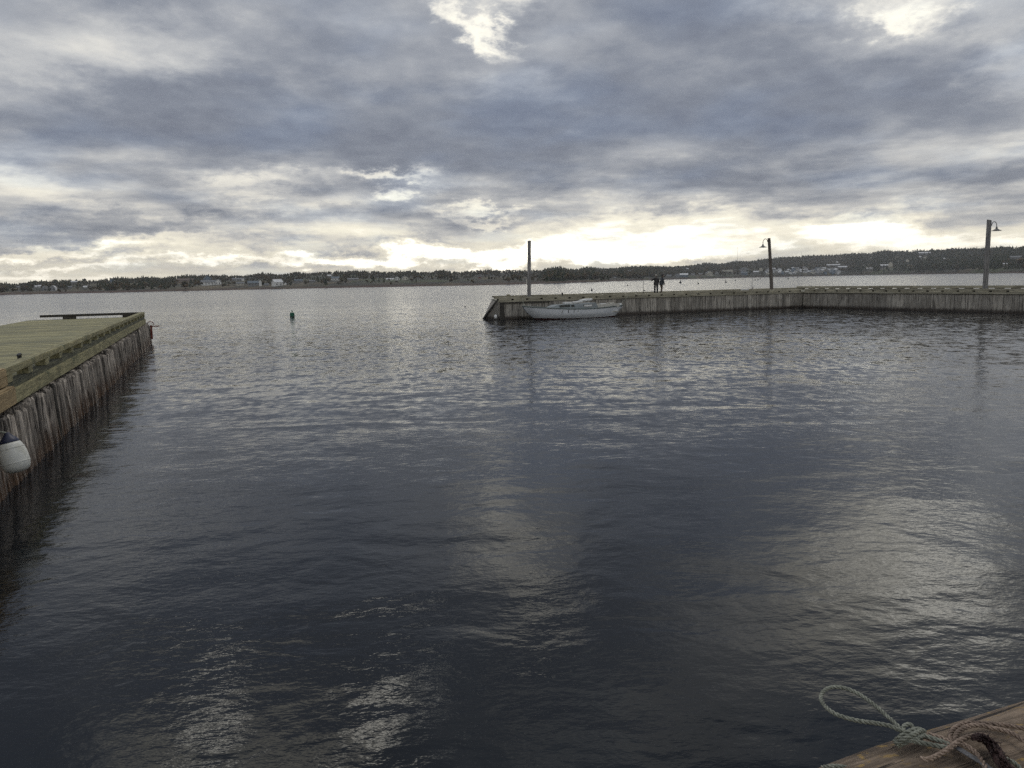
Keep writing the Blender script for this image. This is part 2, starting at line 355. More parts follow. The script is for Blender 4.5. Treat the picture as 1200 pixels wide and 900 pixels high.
# ------------------------------------------------------------------ mesh helpers
def tag(o, label=None, cat=None, group=None, kind=None):
    if label: o['label'] = label
    if cat: o['category'] = cat
    if group: o['group'] = group
    if kind: o['kind'] = kind
    return o
def empty(name, loc=(0, 0, 0), rz=0, **kw):
    o = bpy.data.objects.new(name, None); COL.objects.link(o); o.location = loc; o.rotation_euler = (0, 0, rz)
    o.empty_display_size = .2
    return tag(o, **kw)
class MB:
    def __init__(s): s.v = []; s.f = []; s.m = []
    def add(s, vs, fs, mi=0):
        k = len(s.v); s.v += [tuple(v) for v in vs]; s.f += [tuple(i + k for i in f) for f in fs]; s.m += [mi] * len(fs); return s
    def box(s, c, d, rz=0, taper=1.0, mi=0, tilt=None):
        x, y, z = d[0] / 2, d[1] / 2, d[2] / 2
        vs = []
        for sz in (-1, 1):
            k = taper if sz > 0 else 1
            for sx, sy in ((-1, -1), (1, -1), (1, 1), (-1, 1)):
                v = Vector((sx * x * k, sy * y * k, sz * z))
                if tilt: v = Matrix.Rotation(tilt[0], 3, tilt[1]) @ v
                v = Matrix.Rotation(rz, 3, 'Z') @ v
                vs.append(v + Vector(c))
        return s.add(vs, [(0, 3, 2, 1), (4, 5, 6, 7), (0, 1, 5, 4), (1, 2, 6, 5), (2, 3, 7, 6), (3, 0, 4, 7)], mi)
    def beam(s, a, b_, w_, h, mi=0):
        """box from a to b (points on the centre line)"""
        a = Vector(a); b_ = Vector(b_); d = b_ - a; L = d.length; d.normalize()
        sd_ = d.cross(Vector((0, 0, 1))); sd_ = sd_.normalized() if sd_.length > 1e-4 else Vector((1, 0, 0)); u = sd_.cross(d)
        vs = []
        for p in (a, b_):
            for i, j in ((-1, -1), (1, -1), (1, 1), (-1, 1)): vs.append(p + sd_ * i * w_ / 2 + u * j * h / 2)
        return s.add(vs, [(0, 1, 2, 3), (7, 6, 5, 4), (0, 4, 5, 1), (1, 5, 6, 2), (2, 6, 7, 3), (3, 7, 4, 0)], mi)
    def lathe(s, prof, c=(0, 0, 0), n=16, mi=0, cap=True):
        k = []
        for r, z in prof:
            for i in range(n):
                a = 2 * math.pi * i / n; k.append((c[0] + r * math.cos(a), c[1] + r * math.sin(a), c[2] + z))
        f = []
        for j in range(len(prof) - 1):
            for i in range(n): f.append((j * n + i, j * n + (i + 1) % n, (j + 1) * n + (i + 1) % n, (j + 1) * n + i))
        if cap: f.append(tuple(range(n))[::-1]); f.append(tuple((len(prof) - 1) * n + i for i in range(n)))
        return s.add(k, f, mi)
    def tube(s, pts, r, n=8, mi=0):
        pts = [Vector(p) for p in pts]; rs = r if isinstance(r, (list, tuple)) else [r] * len(pts)
        k = []; prev = None
        for i, p in enumerate(pts):
            d = (pts[min(i + 1, len(pts) - 1)] - pts[max(i - 1, 0)]).normalized()
            if prev is None: prev = d.orthogonal()
            u = (prev - d * prev.dot(d)).normalized(); prev = u; v = d.cross(u)
            for j in range(n):
                a = 2 * math.pi * j / n; k.append(p + (u * math.cos(a) + v * math.sin(a)) * rs[i])
        f = []
        for i in range(len(pts) - 1):
            for j in range(n): f.append((i * n + j, i * n + (j + 1) % n, (i + 1) * n + (j + 1) % n, (i + 1) * n + j))
        f.append(tuple(range(n))[::-1]); f.append(tuple((len(pts) - 1) * n + j for j in range(n)))
        return s.add(k, f, mi)
    def build(s, name, mats, parent=None, smooth=False, bevel=0, **kw):
        me = bpy.data.meshes.new(name); me.from_pydata(s.v, [], s.f)
        mats = mats if isinstance(mats, (list, tuple)) else [mats]
        for mt in mats: me.materials.append(mt)
        if len(mats) > 1: me.polygons.foreach_set('material_index', s.m)
        if smooth: me.polygons.foreach_set('use_smooth', [True] * len(me.polygons))
        me.update()
        o = bpy.data.objects.new(name, me); COL.objects.link(o)
        if parent: o.parent = parent
        if bevel:
            bm = bmesh.new(); bm.from_mesh(me)
            bmesh.ops.bevel(bm, geom=list(bm.edges), offset=bevel, segments=2, affect='EDGES'); bm.to_mesh(me); bm.free()
        return tag(o, **kw)
def npmesh(name, V, Fq, mats, mi=None, parent=None, smooth=False, **kw):
    """fast mesh from numpy: Fq an (n,k) int array"""
    me = bpy.data.meshes.new(name); nf, k = Fq.shape
    me.vertices.add(len(V)); me.vertices.foreach_set('co', np.asarray(V, dtype=np.float32).ravel())
    me.loops.add(nf * k); me.loops.foreach_set('vertex_index', Fq.astype(np.int32).ravel())
    me.polygons.add(nf); me.polygons.foreach_set('loop_start', np.arange(nf, dtype=np.int32) * k)
    try: me.polygons.foreach_set('loop_total', np.full(nf, k, dtype=np.int32))
    except Exception: pass
    mats = mats if isinstance(mats, (list, tuple)) else [mats]
    for mt in mats: me.materials.append(mt)
    if mi is not None: me.polygons.foreach_set('material_index', np.asarray(mi, dtype=np.int32))
    if smooth: me.polygons.foreach_set('use_smooth', np.ones(nf, dtype=bool))
    me.update(calc_edges=True); me.validate()
    o = bpy.data.objects.new(name, me); COL.objects.link(o)
    if parent: o.parent = parent
    return tag(o, **kw)

# ------------------------------------------------------------------ water
S = 4600
MB().add([(-S, -S, 0), (S, -S, 0), (S, S, 0), (-S, S, 0)], [(0, 1, 2, 3)]).build('water', M['water'], kind='structure')

# ------------------------------------------------------------------ far shore terrain
XS = np.array([-900, -300, 0, 150, 300, 450, 580, 640, 700, 760, 850, 1000, 1080, 1150, 1200, 1500, 2200], float)
SHORE = np.array([760, 780, 780, 770, 760, 700, 625, 700, 900, 1250, 1700, 2000, 1700, 1350, 1150, 900, 800], float)
XR = np.array([-900, -300, 0, 300, 500, 640, 760, 950, 1080, 1200, 1600, 2200], float)
RIDGE = np.array([1350, 1380, 1400, 1450, 1450, 1600, 2200, 3000, 2700, 2200, 1800, 1700], float)
XK = np.array([-900, -300, 0, 30, 45, 65, 100, 150, 200, 260, 330, 390, 440, 500, 560, 600, 640, 690, 740, 783, 850, 900, 940, 1000, 1050, 1100, 1150, 1200, 1500, 2200], float)
SKYL = np.array([9, 9, 9.6, 10, 11, 10.8, 12.2, 13, 14, 14.3, 14.6, 15.6, 15.6, 13.8, 13.4, 13.2, 13.4, 12.2, 12.6, 12.9, 16.0, 19.3, 21.6, 24, 25.8, 25, 27.4, 27.4, 26, 20], float)
def az_of(x): return np.arctan((np.asarray(x, float) - 600) / 900)
def x_of(a): return 600 + 900 * np.tan(a)
def hsh(a, f, seed):
    return sum(np.sin(a * f * k + seed * (k + 1.3)) / k for k in (1, 2.3, 4.1, 7.7)) / 2
def shore(a): x = x_of(a); return np.interp(x, XS, SHORE) * (1 + .012 * hsh(a, 60, 1.0))
def ridge(a): return np.interp(x_of(a), XR, RIDGE)
def t_ridge(a):
    x = x_of(a); tree = 7.0 / ridge(a) * .75
    return (np.interp(x, XK, SKYL) / 900 * np.cos(a) - tree) * (1 + .03 * hsh(a, 90, 2.0))
def q_of_s(s): return .14 * np.clip(s / .018, 0, 1) ** .7 + .86 * np.clip(s, 0, 1) ** .85
def ground(a, s):
    rs, rr = shore(a), ridge(a); r = rs + (rr - rs) * s
    q = q_of_s(s); te = -3.0 / rs + (t_ridge(a) + 3.0 / rs) * q
    z = 3.0 + r * te
    z = z + np.where(s > .02, 1.0, 0.0) * (hsh(a * 1.0 + s * .3, 120, 4.0) * 1.2)
    z = np.where(s > 1, z - (s - 1) * 90, z)
    return r * np.sin(a), r * np.cos(a), z
aa = np.linspace(R(-56), R(58), 900)
ss = np.concatenate([[-.03], [0, .004, .009, .014, .018, .03], np.linspace(.05, 1, 34), [1.1, 1.3, 1.8]])
A_, S_ = np.meshgrid(aa, ss, indexing='ij')
X_, Y_, Z_ = ground(A_, np.maximum(S_, 0))
neg = S_ < 0
rs_ = shore(A_)
X_ = np.where(neg, (rs_ - 12) * np.sin(A_), X_); Y_ = np.where(neg, (rs_ - 12) * np.cos(A_), Y_); Z_ = np.where(neg, -1.5, Z_)
na, ns = A_.shape
idx = np.arange(na * ns).reshape(na, ns)
Fq = np.stack([idx[:-1, :-1], idx[1:, :-1], idx[1:, 1:], idx[:-1, 1:]], -1).reshape(-1, 4)
Vt = np.stack([X_, Y_, Z_], -1).reshape(-1, 3)
def landmat(t, b):
    g = t.node('ShaderNodeNewGeometry'); pos = g.outputs['Position']
    s = t.node('ShaderNodeSeparateXYZ', {0: pos}).outputs
    n = t.noise(t.mapping(pos, scale=(1, .45, .2)), .012, 5, .6, .3)
    n2 = t.noise(pos, .09, 5, .65)
    vor = t.node('ShaderNodeTexVoronoi', {'Vector': t.mapping(pos, rot=(0, 0, .4), scale=(1, .5, 0)), 'Scale': .008})
    fc = t.ramp(t.node('ShaderNodeSeparateColor', {0: vor.outputs['Color']}).outputs[0],
                [(0, (.075, .062, .036)), (.3, (.115, .100, .050)), (.5, (.070, .085, .034)), (.75, (.15, .12, .070)), (1, (.09, .064, .042))], 'CONSTANT')
    c = t.mix(t.sstep(n, .42, .55), fc, (.040, .040, .028))
    c = t.mix(t.sstep(n2, .45, .6, 0, .5), c, (.035, .035, .025))
    bank = t.math('MULTIPLY', t.sstep(t.math('ADD', s[2], t.math('MULTIPLY', n2, 4.0)), 2.6, 4.6, 1, 0), t.sstep(n, .35, .6, .35, 1))
    c = t.mix(bank, c, t.mix(t.sstep(n2, .4, .6), (.060, .034, .026), (.100, .058, .042)))
    setb(t, b, c, .95, bump=n2, bs=.5, bd=2)
M['land'] = mat('far shore land', landmat)
npmesh('hills', Vt, Fq, M['land'], kind='structure', smooth=True)

# find ground position from picture column/row on the far shore
def shore_pt(px, py):
    a = float(az_of(px)); best = None
    lo, hi = .0, 1.0
    for _ in range(26):
        mid = (lo + hi) / 2; p = ground(np.array(a), np.array(mid)); x, y = proj((float(p[0]), float(p[1]), float(p[2])))
        a += (px - x) / 900 * .9
        if y > py: lo = mid
        else: hi = mid
    p = ground(np.array(a), np.array(lo)); return Vector([float(c) for c in p])

# ------------------------------------------------------------------ houses on the far shore
HM = {k: paint('siding ' + k, c, .7, .1, .5) for k, c in dict(white=(.78, .78, .76), cream=(.58, .55, .46), grey=(.26, .27, .28), tan=(.27, .21, .155), blue=(.16, .22, .28), red=(.22, .07, .05), dim=(.28, .28, .27)).items()}
RM = {k: paint('shingles ' + k, c, .75, .15, .5) for k, c in dict(dark=(.055, .055, .06), grey=(.16, .17, .18), slate=(.12, .15, .18), pale=(.66, .67, .68), brown=(.10, .07, .055)).items()}
HOUSES = []
def house(px, py, wpx, hpx, wall, roof, name, label, cat='house', group=None, kindv='gable', rot=None, windows=True, depth=.7, single=False):
    p = shore_pt(px, py); d = math.hypot(p.x, p.y); k = d / 900
    Wd, Ht = wpx * k, hpx * k; D = max(5.5, min(Wd * depth, 16))
    rz = -math.atan2(p.x, p.y) + (rot if rot is not None else random.uniform(-.45, .45))
    HOUSES.append((px, py, wpx, hpx, d))
    hw = Ht * .58 if kindv != 'flat' else Ht * .86
    wl = MB(); rf = MB(); x, y = Wd / 2, D / 2; B0 = -3
    if kindv == 'arch':
        n = 10; prof = [(x * math.cos(math.pi * i / n), Ht * math.sin(math.pi * i / n) ** .8) for i in range(n + 1)]
        for sy in (-1, 1):
            pr = [(q[0] * .96, sy * y * .94, q[1] * .96) for q in prof] + [(-x * .96, sy * y * .94, B0), (x * .96, sy * y * .94, B0)]
            wl.add(pr, [tuple(range(len(pr)))[::sy]])
        vs = []
        for q in prof: vs += [(q[0], -y, q[1]), (q[0], y, q[1])]
        fs = [(2 * i, 2 * i + 1, 2 * i + 3, 2 * i + 2) for i in range(n)]
        rf.add(vs, fs); rf.box((0, 0, B0 / 2), (Wd, D * 1.0, abs(B0)))
    elif kindv == 'gablefront':   # ridge runs away from the viewer
        wl.add([(-x, -y, B0), (x, -y, B0), (x, y, B0), (-x, y, B0), (-x, -y, hw), (x, -y, hw), (x, y, hw), (-x, y, hw), (0, -y, Ht * .96), (0, y, Ht * .96)],
               [(0, 1, 5, 8, 4), (1, 2, 6, 5), (2, 3, 7, 9, 6), (3, 0, 4, 7)])
        o = .35; t = .3
        for sx in (-1, 1):
            rf.add([(sx * (x + o), -y - o, hw - .2), (sx * (x + o), y + o, hw - .2), (0, y + o, Ht), (0, -y - o, Ht),
                    (sx * (x + o), -y - o, hw - .2 + t), (sx * (x + o), y + o, hw - .2 + t), (0, y + o, Ht + t), (0, -y - o, Ht + t)],
                   [(0, 1, 2, 3), (7, 6, 5, 4), (0, 3, 7, 4), (1, 5, 6, 2), (0, 4, 5, 1)])
    elif kindv == 'flat':
        wl.box((0, 0, (hw + B0) / 2), (Wd, D, hw - B0)); rf.box((0, 0, hw + .25), (Wd + .6, D + .6, .5))
    else:
        wl.add([(-x, -y, B0), (x, -y, B0), (x, y, B0), (-x, y, B0), (-x, -y, hw), (x, -y, hw), (x, y, hw), (-x, y, hw), (-x, 0, Ht * .96), (x, 0, Ht * .96)],
               [(0, 1, 5, 4), (1, 2, 6, 9, 5), (2, 3, 7, 6), (3, 0, 4, 8, 7)])
        o = .4; t = .3
        for sy in (-1, 1):
            rf.add([(-x - o, sy * (y + o), hw - .2), (x + o, sy * (y + o), hw - .2), (x + o, 0, Ht), (-x - o, 0, Ht),
                    (-x - o, sy * (y + o), hw - .2 + t), (x + o, sy * (y + o), hw - .2 + t), (x + o, 0, Ht + t), (-x - o, 0, Ht + t)],
                   [(0, 1, 2, 3), (7, 6, 5, 4), (0, 3, 7, 4), (1, 5, 6, 2), (0, 4, 5, 1)])
    if single:
        k0 = len(wl.v); wl.add(rf.v, rf.f, 1)
        ob = wl.build(name, [HM[wall], RM[roof]]); ob.location = p; ob.rotation_euler = (0, 0, rz)
        return tag(ob, label, cat, group)
    e = empty(name, p, rz, label=label, cat=cat, group=group)
    wl.build('wall', HM[wall], e); rf.build('roof', RM[roof], e)
    if windows:
        nw = max(2, min(6, int(Wd / 3)))
        for r_ in range(2 if hw > 5.2 else 1):
            for i in range(nw):
                wx = -x + (i + .5) * Wd / nw
                MB().box((wx, -y - .03, 1.5 + 2.7 * r_), (1.1, .1, 1.3)).build('window', M['glass'], e)
    return e
L = [
 (54, 341.0, 6, 5, 'dim', 'grey', 'barn', 'left one of two round-roofed grey barns by the far left shore', 'barn', None, 'arch', .3),
 (62.5, 340.6, 6, 5, 'grey', 'pale', 'barn', 'right, paler one of two round-roofed barns by the far left shore', 'barn', None, 'arch', -.3),
 (42, 337, 2.4, 1.8, 'white', 'pale', 'house', 'left of two tiny white sheds above the round-roofed barns', 'house', None, 'gable', 0),
 (46.7, 336.6, 2.6, 2.0, 'white', 'pale', 'house', 'right of two tiny white sheds above the round-roofed barns', 'house', None, 'gable', 0),
 (21, 337.6, 3, 1.8, 'dim', 'grey', 'house', 'faint grey house nearest the left edge of the far shore', 'house', None, 'gable', 0),
 (87, 331.6, 5.5, 2.0, 'dim', 'pale', 'farm_building', 'long pale roofed farm building high on the left fields', 'farm building', None, 'gable', 0),
 (82.3, 337.6, 3, 1.8, 'grey', 'grey', 'house', 'small grey house below the long pale farm building', 'house', None, 'gable', 0),
 (100.8, 337.4, 4.2, 1.9, 'white', 'pale', 'house', 'low white bungalow at the foot of the left fields', 'house', None, 'gable', 0),
 (131.5, 330.2, 4.2, 3.2, 'blue', 'slate', 'house', 'blue grey house standing high before the dark left wood', 'house', None, 'gablefront', 0),
 (217, 331.5, 16, 4.6, 'tan', 'brown', 'building', 'long tan building behind the round bushes on the left shore', 'building', None, 'gable', 0),
 (247, 334.0, 19, 5.2, 'white', 'grey', 'house', 'wide low white wing of the big white house on the left shore', 'house', None, 'gable', 0),
 (243.5, 331.6, 8, 7.8, 'blue', 'slate', 'house', 'tall blue grey gabled house rising behind the wide white wing', 'house', None, 'gablefront', .15),
 (256, 333.4, 5.5, 5.8, 'white', 'grey', 'house', 'white two storey house at the right end of the wide white wing', 'house', None, 'gablefront', -.1),
 (279, 329.4, 12, 3.2, 'grey', 'grey', 'building', 'long grey building uphill between big white house and steeple', 'building', None, 'gable', 0),
 (284.6, 329.2, 2.6, 3.0, 'white', 'pale', 'house', 'small bright house at the right end of the long grey building', 'house', None, 'gablefront', 0),
 (281.5, 334.3, 8, 3.4, 'cream', 'grey', 'house', 'cream bungalow below the long grey building', 'house', None, 'gable', 0),
 (298, 334.9, 13, 5.2, 'grey', 'slate', 'building', 'wide slate roofed building beside the small white steeple', 'building', None, 'gable', 0),
 (305.2, 334.9, 2.6, 7.5, 'white', 'grey', 'steeple', 'slim white steeple at the right end of the slate roofed building', 'steeple', None, 'gablefront', 0),
 (312.5, 335.0, 4, 2.4, 'dim', 'grey', 'house', 'low grey shed between the steeple and the brightest white house', 'shed', None, 'gable', 0),
 (325, 335.0, 10, 7.0, 'white', 'pale', 'house', 'brightest white house with pale roof on the left shore', 'house', None, 'gable', .5),
 (334.5, 334.2, 3, 3, 'white', 'grey', 'house', 'small white house just right of the brightest white house', 'house', None, 'gablefront', 0),
 (350, 330.4, 9, 2.6, 'dim', 'slate', 'house', 'faint slate roofed house uphill right of the brightest white house', 'house', None, 'gable', 0),
 (366, 331, 6, 2.6, 'dim', 'grey', 'house', 'faint grey house midway between brightest white house and lone white cottage', 'house', None, 'gable', 0),
 (393, 328.8, 8.5, 4.4, 'white', 'slate', 'house', 'lone white cottage with slate roof on the middle slope', 'house', None, 'gable', .1),
 (414, 329, 12, 2.8, 'dim', 'grey', 'building', 'long dim building right of the lone white cottage', 'building', None, 'gable', 0),
 (386, 324.4, 4, 2.2, 'dim', 'pale', 'house', 'pale roofed house up against the ridge above the lone white cottage', 'house', None, 'gable', 0),
 (457, 328.6, 8, 2.3, 'white', 'pale', 'house', 'lowest, longest white house of the trio before the open field', 'house', None, 'gable', 0),
 (465.5, 328.3, 5.5, 4.4, 'white', 'grey', 'house', 'middle gabled white house of the trio before the open field', 'house', None, 'gablefront', 0),
 (474.5, 328.1, 6.5, 4.6, 'cream', 'grey', 'house', 'right hand cream house of the trio before the open field', 'house', None, 'gablefront', .2),
 (562, 326, 3.2, 2.6, 'red', 'dark', 'barn', 'small red brown barn alone beyond the field left of the wharf', 'barn', None, 'gable', 0),
 (720, 326.6, 4, 1.8, 'dim', 'grey', 'house', 'dim house on the distant shore left of the two people', 'house', None, 'gable', 0),
 (738, 318.5, 3, 1.5, 'dim', 'pale', 'house', 'tiny pale roof high on the wooded slope left of the people', 'house', None, 'gable', 0),
 (784, 324.8, 5, 2.6, 'grey', 'grey', 'house', 'grey house just right of the two people across the water', 'house', None, 'gable', 0),
 (794, 324.8, 6.5, 4.5, 'grey', 'pale', 'shed', 'round-roofed pale shed at the waterside right of the people', 'shed', None, 'arch', 0),
 (801.5, 324.5, 9, 3.9, 'blue', 'pale', 'boathouse', 'boathouse with a bright white roof at the far waterside', 'boathouse', None, 'gable', 0),
 (805.6, 316, 2.2, 1.7, 'dim', 'pale', 'house', 'tiny pale house alone in the trees above the boathouse', 'house', None, 'gable', 0),
 (812, 322.8, 4, 2, 'dim', 'grey', 'house', 'dim low house between boathouse and cream gabled house', 'house', None, 'gable', 0),
 (821, 322.6, 4.5, 2.2, 'tan', 'grey', 'house', 'tan low house just left of the cream gabled house', 'house', None, 'gable', 0),
 (831, 322.8, 7, 5, 'cream', 'grey', 'house', 'cream gabled house at the waterside before the village', 'house', None, 'gablefront', .3),
 (840, 321.5, 4, 3.4, 'dim', 'grey', 'house', 'dim grey house just right of the cream gabled house', 'house', None, 'gablefront', 0),
 (853, 318.5, 11, 2.6, 'cream', 'brown', 'building', 'long cream building on the slope above the far waterside', 'building', None, 'flat', 0),
 (860.5, 318.2, 2.6, 2.2, 'dim', 'grey', 'house', 'small house at the right end of the long cream building', 'house', None, 'gable', 0),
 (871.5, 318.3, 9.5, 5.2, 'grey', 'grey', 'house', 'large grey gabled house above the blue boat shed', 'house', None, 'gablefront', 0),
 (872, 321.8, 7, 3.2, 'blue', 'blue' if 0 else 'slate', 'boat_shed', 'blue boat shed at the waterside beneath the large grey gabled house', 'boat shed', None, 'gable', 0),
 (886, 320, 6, 2.3, 'dim', 'pale', 'house', 'long pale roofed shed left of the leaning lamp pole', 'shed', None, 'gable', 0),
 (891.5, 317.5, 4.5, 3.6, 'cream', 'grey', 'house', 'cream house uphill left of the leaning lamp pole', 'house', None, 'gablefront', 0),
 (977, 311.8, 14, 1.9, 'grey', 'pale', 'building', 'long pale roofed building highest above the village', 'building', None, 'gable', -.1),
 (987, 314.2, 9, 2.0, 'grey', 'pale', 'building', 'pale roofed building stepping down from the long pale one', 'building', None, 'gable', .2),
 (981, 308.2, 1.6, 1.4, 'white', 'pale', 'house', 'white speck of a house in the trees above the village', 'house', None, 'gable', 0),
 (1037, 313.2, 9, 3.0, 'grey', 'pale', 'building', 'pale hall beside the white church on the right hill', 'building', None, 'gable', .1),
 (1043.5, 312.4, 4, 5.4, 'cream', 'grey', 'church', 'small white church with pointed roof at the foot of the right hill', 'church', None, 'gablefront', 0),
 (1019, 315.4, 6, 1.3, 'dim', 'pale', 'building', 'thin pale low roof left of the white church', 'building', None, 'gable', 0),
 (1063, 307, 3.4, 3.2, 'cream', 'grey', 'house', 'cream house in the wood right of the white church', 'house', None, 'gablefront', .2),
 (1084, 298.2, 13, 2.4, 'grey', 'pale', 'building', 'long bright roofed building near the top of the right hill', 'building', None, 'gable', .12),
 (1078, 302.4, 2.4, 1.8, 'dim', 'pale', 'house', 'left of two tiny houses below the long bright roofed building', 'house', None, 'gable', 0),
 (1084, 302.6, 2.8, 2.2, 'cream', 'grey', 'house', 'right of two tiny houses below the long bright roofed building', 'house', None, 'gablefront', 0),
 (1107, 304.4, 2, 1.6, 'dim', 'pale', 'house', 'tiny pale house alone in the dark wood left of the tall lamp pole', 'house', None, 'gable', 0),
 (1178, 310.4, 6.5, 1.5, 'dim', 'pale', 'building', 'low pale roofed shed right of the tall lamp pole', 'shed', None, 'gable', 0),
 (1190, 303.2, 11, 2.6, 'grey', 'grey', 'building', 'wide grey roofed building at the right edge of the hill', 'building', None, 'gable', 0),
]
for h in L: house(*h[:12], single=(h[2] < 5))
# the waterside village: small houses past counting apart
VAR = [('white', 'grey', 'tiny white house with grey roof packed into the far waterside village'),
       ('cream', 'grey', 'tiny cream house with grey roof packed into the far waterside village'),
       ('dim', 'pale', 'tiny grey house with pale roof packed into the far waterside village'),
       ('blue', 'slate', 'tiny blue grey house packed into the far waterside village')]
vr = random.Random(3)
for i in range(86):
    x = vr.uniform(897, 984); y = vr.uniform(315.2, 322.6 - (x - 901) * .02)
    if x > 955: y = max(y, 316.5)
    wv_, rv, lb = VAR[vr.choices([0, 1, 2, 3], [4, 3, 4, 2])[0]]
    house(x, y, vr.uniform(2.6, 4.6), vr.uniform(1.8, 2.8), wv_, rv, 'village_house', lb, 'house', 'houses of the far waterside village', vr.choice(['gable', 'gablefront']), vr.uniform(-.7, .7), single=True)

# radio masts and church masts
def mast(px, pyb, pyt, r, label, name='radio_mast'):
    p = shore_pt(px, pyb); d = math.hypot(p.x, p.y); h = (pyb - pyt) * d / 900
    MB().lathe([(r, -2), (r * .8, h * .5), (r * .4, h)], n=6).build(name, M['galv'], label=label, cat='mast').location = p
mast(864, 312, 291, .32, 'thin radio mast rising behind the ridge left of the leaning lamp')
mast(939, 304, 295.5, .3, 'short radio mast on the ridge right of the leaning lamp')
mast(1036.5, 312.5, 304, .45, 'thin pale flagpole left of the white church', 'flagpole')

# ------------------------------------------------------------------ woods
def treemat(name, c0, c1, c2):
    def f(t, b):
        pos = t.node('ShaderNodeNewGeometry'); rnd = pos.outputs['Random Per Island']
        n = t.noise(pos.outputs['Position'], .35, 3, .6)
        c = t.ramp(rnd, [(0, c0), (.5, c1), (1, c2)])
        c = t.mix(t.sstep(n, .4, .65, 0, .45), c, tuple(x * .6 for x in c0))
        setb(t, b, c, .95, spec=.1)
    return mat(name, f)
M['conifer'] = treemat('spruce needles', (.018, .027, .016), (.034, .044, .022), (.060, .062, .030))
M['broad'] = treemat('late autumn crowns', (.050, .042, .030), (.080, .074, .036), (.125, .085, .050))
def crown_con(rg, h, r):
    """ragged spruce: stacked uneven skirts"""
    V = []; F = []; n = 6; L_ = 4
    for j in range(L_):
        z0 = h * (.08 + .23 * j); z1 = z0 + h * .34; rr = r * (1 - j / (L_ + .3))
        k = len(V)
        for i in range(n):
            a = 2 * math.pi * (i + rg.random() * .6) / n; q = rr * rg.uniform(.7, 1.2)
            V.append((q * math.cos(a), q * math.sin(a), z0 - rg.uniform(0, .05) * h))
        V.append((rg.uniform(-.05, .05) * r, rg.uniform(-.05, .05) * r, min(z1, h)))
        for i in range(n): F.append((k + i, k + (i + 1) % n, k + n))
    return V, F
def crown_bro(rg, h, r):
    V = []; F = []
    for b_ in range(5):
        c = np.array([rg.uniform(-.5, .5) * r, rg.uniform(-.5, .5) * r, h * rg.uniform(.35, .8)]); q = r * rg.uniform(.35, .6)
        k = len(V)
        pts = [(0, 0, 1), (0, 0, -1)] + [(math.cos(a), math.sin(a), .1 * (-1) ** i) for i, a in enumerate(np.linspace(0, 2 * math.pi, 6)[:-1])]
        for p in pts: s_ = rg.uniform(.75, 1.25); V.append(tuple(c + np.array(p) * q * s_ * np.array([1, 1, .85])))
        for i in range(5): F += [(k, k + 2 + i, k + 2 + (i + 1) % 5), (k + 1, k + 2 + (i + 1) % 5, k + 2 + i)]
    return V, F
prg = random.Random(5)
CON = [crown_con(prg, 1, .30) for _ in range(8)]; BRO = [crown_bro(prg, 1, .48) for _ in range(8)]
hs_ = np.array(HOUSES)
def forest(name, n, x0, x1, dens, pcon, hrange, label, ridge_only=False):
    Vs, Fs, Ms = [], [], []; off = 0; cnt = 0
    while cnt < n:
        px = rng.uniform(x0, x1); a = float(az_of(px)); s = rng.uniform(.9, 1.03) if ridge_only else rng.uniform(.03 if px < 640 else .012, 1.0)
        if not ridge_only and rng.random() > dens(px, s): continue
        x, y, z = [float(c) for c in ground(np.array(a), np.array(s))]
        d = math.hypot(x, y); con = rng.random() < pcon(px, s)
        h = rng.uniform(*hrange) * (1.15 if con else .9) * (.72 + .45 * (.5 + .5 * math.sin(px * .11 + 2 * math.sin(px * .037))))
        sx, sy = proj((x, y, z)); hp = h / d * 900; wp = hp * .35
        near = (np.abs(hs_[:, 0] - sx) < hs_[:, 2] / 2 + wp) & (hs_[:, 4] > d - 12) & (sy - hp < hs_[:, 1] - .5) & (sy > hs_[:, 1] - hs_[:, 3])
        if near.any() and rng.random() < .93:
            cnt += 0.2; continue
        V, F = (CON if con else BRO)[rng.integers(8)]
        V = np.array(V) * (h * rng.uniform(.85, 1.2), h * rng.uniform(.85, 1.2), h)
        th = rng.uniform(0, 6.28); c, s2 = math.cos(th), math.sin(th)
        V = np.stack([V[:, 0] * c - V[:, 1] * s2 + x, V[:, 0] * s2 + V[:, 1] * c + y, V[:, 2] + z - .4], -1)
        Vs.append(V); Fs.append(np.array(F) + off); Ms.append(np.full(len(F), 0 if con else 1)); off += len(V); cnt += 1
    npmesh(name, np.concatenate(Vs), np.concatenate(Fs), [M['conifer'], M['broad']], np.concatenate(Ms), kind='stuff', label=label, cat='woodland')
def dn(px, s):
    v = hsh(np.array(px / 900.), 25, 3.) * .5 + .5 + .35 * math.sin(s * 17 + px * .013)
    base_ = (.08 if px < 600 else .24) + .70 * s ** 2
    if 120 < px < 210: base_ += .35
    if px > 1000: base_ += .7
    if px > 640 and px < 1000: base_ += .35
    if 480 < px < 600: base_ -= .12
    return max(.04, base_ * (.45 + .9 * v))
pc = lambda px, s: (.75 if px > 1000 else .5 if 120 < px < 210 else .3) if s < .85 else .65
forest('woodland', 3300, -150, 640, dn, pc, (3.8, 7), 'mixed dark and brown woodland along the left far shore')
forest('woodland', 6500, 640, 1000, dn, pc, (6, 10), 'olive brown woodland over the middle hill behind the village')
forest('woodland', 6500, 1000, 1400, dn, pc, (6, 11), 'dark spruce woodland covering the right hill')
forest('ridge_trees', 1500, -150, 640, None, lambda p, s: .3, (3.2, 6.6), 'spiky treeline along the low left ridge', True)
forest('ridge_trees', 2400, 640, 1400, None, lambda p, s: .35, (5, 8.5), 'treeline along the higher right ridge', True)
